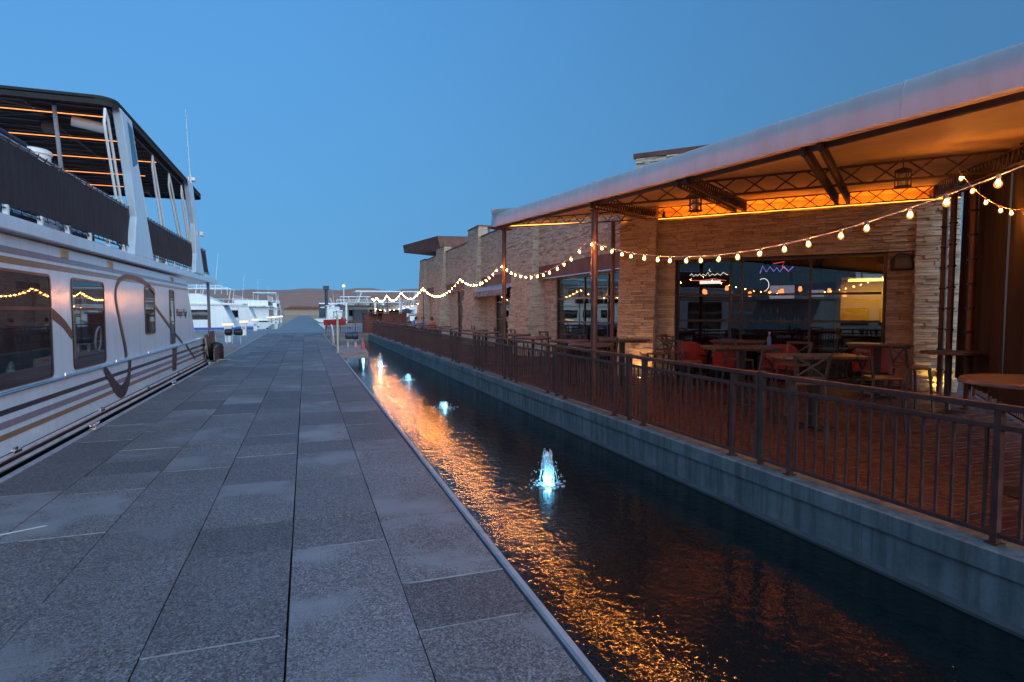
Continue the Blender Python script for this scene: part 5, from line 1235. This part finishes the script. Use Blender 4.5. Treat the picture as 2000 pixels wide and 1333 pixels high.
# ------------------------------------------------------------------ people seated at the far patio
def person(label, x, y, rz, top, hair, hairlen):
    t = thing('person', label, 'person', (0, 0, 0), 'people seated at the far patio')
    J = {'pel': (0, 0, .52, .15), 'bel': (0, 0, .68, .14), 'che': (0, .02, .88, .165), 'nek': (0, .01, 1.06, .055), 'hd0': (0, -.02, 1.16, .075), 'hd1': (0, -.025, 1.25, .098), 'hd2': (0, -.01, 1.33, .075)}
    E = [('pel', 'bel'), ('bel', 'che'), ('che', 'nek'), ('nek', 'hd0'), ('hd0', 'hd1'), ('hd1', 'hd2')]
    for s, n_ in ((-1, 'l'), (1, 'r')):
        J.update({n_ + 'sh': (s * .18, .02, .97, .065), n_ + 'el': (s * .24, -.08, .74, .048), n_ + 'wr': (s * .16, -.30, .76, .035), n_ + 'ha': (s * .13, -.38, .77, .03),
                  n_ + 'hp': (s * .1, -.02, .50, .1), n_ + 'kn': (s * .13, -.42, .50, .07), n_ + 'an': (s * .13, -.44, .09, .045), n_ + 'to': (s * .13, -.58, .04, .035)})
        E += [('che', n_ + 'sh'), (n_ + 'sh', n_ + 'el'), (n_ + 'el', n_ + 'wr'), (n_ + 'wr', n_ + 'ha'), ('pel', n_ + 'hp'), (n_ + 'hp', n_ + 'kn'), (n_ + 'kn', n_ + 'an'), (n_ + 'an', n_ + 'to')]
    ks = list(J); me = bpy.data.meshes.new('body'); me.from_pydata([J[k][:3] for k in ks], [(ks.index(a), ks.index(b)) for a, b in E], [])
    o = bpy.data.objects.new('body', me); COL.objects.link(o); md = o.modifiers.new('s', 'SKIN'); o.modifiers.new('d', 'SUBSURF').levels = 1
    for i, k in enumerate(ks): me.skin_vertices[0].data[i].radius = (J[k][3], J[k][3] * (.8 if k in ('pel', 'bel', 'che') else 1))
    me.skin_vertices[0].data[0].use_root = True
    dg = bpy.context.evaluated_depsgraph_get(); m2 = bpy.data.meshes.new_from_object(o.evaluated_get(dg)); bpy.data.objects.remove(o)
    m2.materials.clear()
    for mm in ('skin', top, 'trousers'): m2.materials.append(MATS[mm])
    for p in m2.polygons:
        c = p.center; p.use_smooth = True
        p.material_index = 0
        if c.z < .62: p.material_index = 2
        elif c.z < 1.03 and c.y > -.2: p.material_index = 1
    b = bpy.data.objects.new('body', m2); COL.objects.link(b); b.parent = t
    # face: nose, eyes, mouth; hair
    MB().prism([(-.012, -.115, 1.21), (.012, -.115, 1.21), (0, -.112, 1.26)], (0, -.022, -.004)).build('nose', 'skin', t)
    for s in (-1, 1): MB().lathe([(.004, -.008), (.011, 0), (.004, .008)], (s * .033, -.112, 1.258), 6).build('eye', 'hair_dark', t)
    MB().box(-.025, -.114, 1.178, .025, -.106, 1.186).build('mouth', 'hull_red', t)
    h = MB(); n_, m_ = 12, 7; vs = []
    for j in range(m_ + 1):
        ph = R(-35 - hairlen * 30 + (125 + hairlen * 30) * j / m_)
        for i in range(n_):
            a = 2 * math.pi * i / n_; r_ = .122 * math.cos(ph) * (1 + .12 * mnoise.noise(Vector((a, j, x)))); yv = r_ * math.sin(a); front = yv < -.03 and ph < .55
            vs.append((r_ * math.cos(a) * (.82 if front else 1), (max(yv, -.045) if front else yv) + .0, 1.265 + .115 * math.sin(ph) - (.02 if ph < 0 else 0)))
    h.add(vs, [(j * n_ + i, j * n_ + (i + 1) % n_, (j + 1) * n_ + (i + 1) % n_, (j + 1) * n_ + i) for j in range(m_) for i in range(n_)]).build('hair', hair, t, smooth=True)
    t.location = (x, y, 0); t.rotation_euler = (0, 0, rz); return t
def pchair(x, y, rz, label):
    c = thing('dining_chair', label, 'chair', (0, 0, 0), 'chairs under the seated people')
    MB().box(-.22, -.22, .40, .22, .22, .44).build('seat', 'seat_wood', c); MB().box(-.22, .2, .46, .22, .23, .88).build('backrest', 'seat_wood', c)
    for sx in (-1, 1):
        MB().bar((sx * .2, -.2, 0), (sx * .2, -.2, .4), .035).build('leg', 'stool_metal', c); MB().bar((sx * .2, .2, 0), (sx * .2, .21, .46), .035).build('leg', 'stool_metal', c)
    c.location = (x, y, 0); c.rotation_euler = (0, 0, rz)
PP = [(7.45, 36.5, 200, 'top_orange', 'hair_red', 1, 'person in a bright orange top with curly reddish hair'), (7.25, 38.3, -10, 'shirt_blue', 'hair_dark', 0, 'person in a blue shirt seated with back to the camera'),
      (7.0, 39.4, 80, 'shirt_white', 'hair_dark', .3, 'person in a white shirt seated beside the building corner'), (6.75, 41.0, 30, 'shirt_olive', 'hair_dark', .5, 'person in dark clothes, leftmost of those seated at the far patio')]
for x, y, d, tp, hr, hl, l in PP:
    person(l, x, y, R(d), tp, hr, hl); pchair(x, y, R(d), 'dining chair under the ' + l.replace(' seated with back to the camera', '').replace(' seated beside the building corner', '').replace(', leftmost of those seated at the far patio', ''))
table_round('low dark table between the seated people at the far patio', 7.3, 37.4, .42, .74)
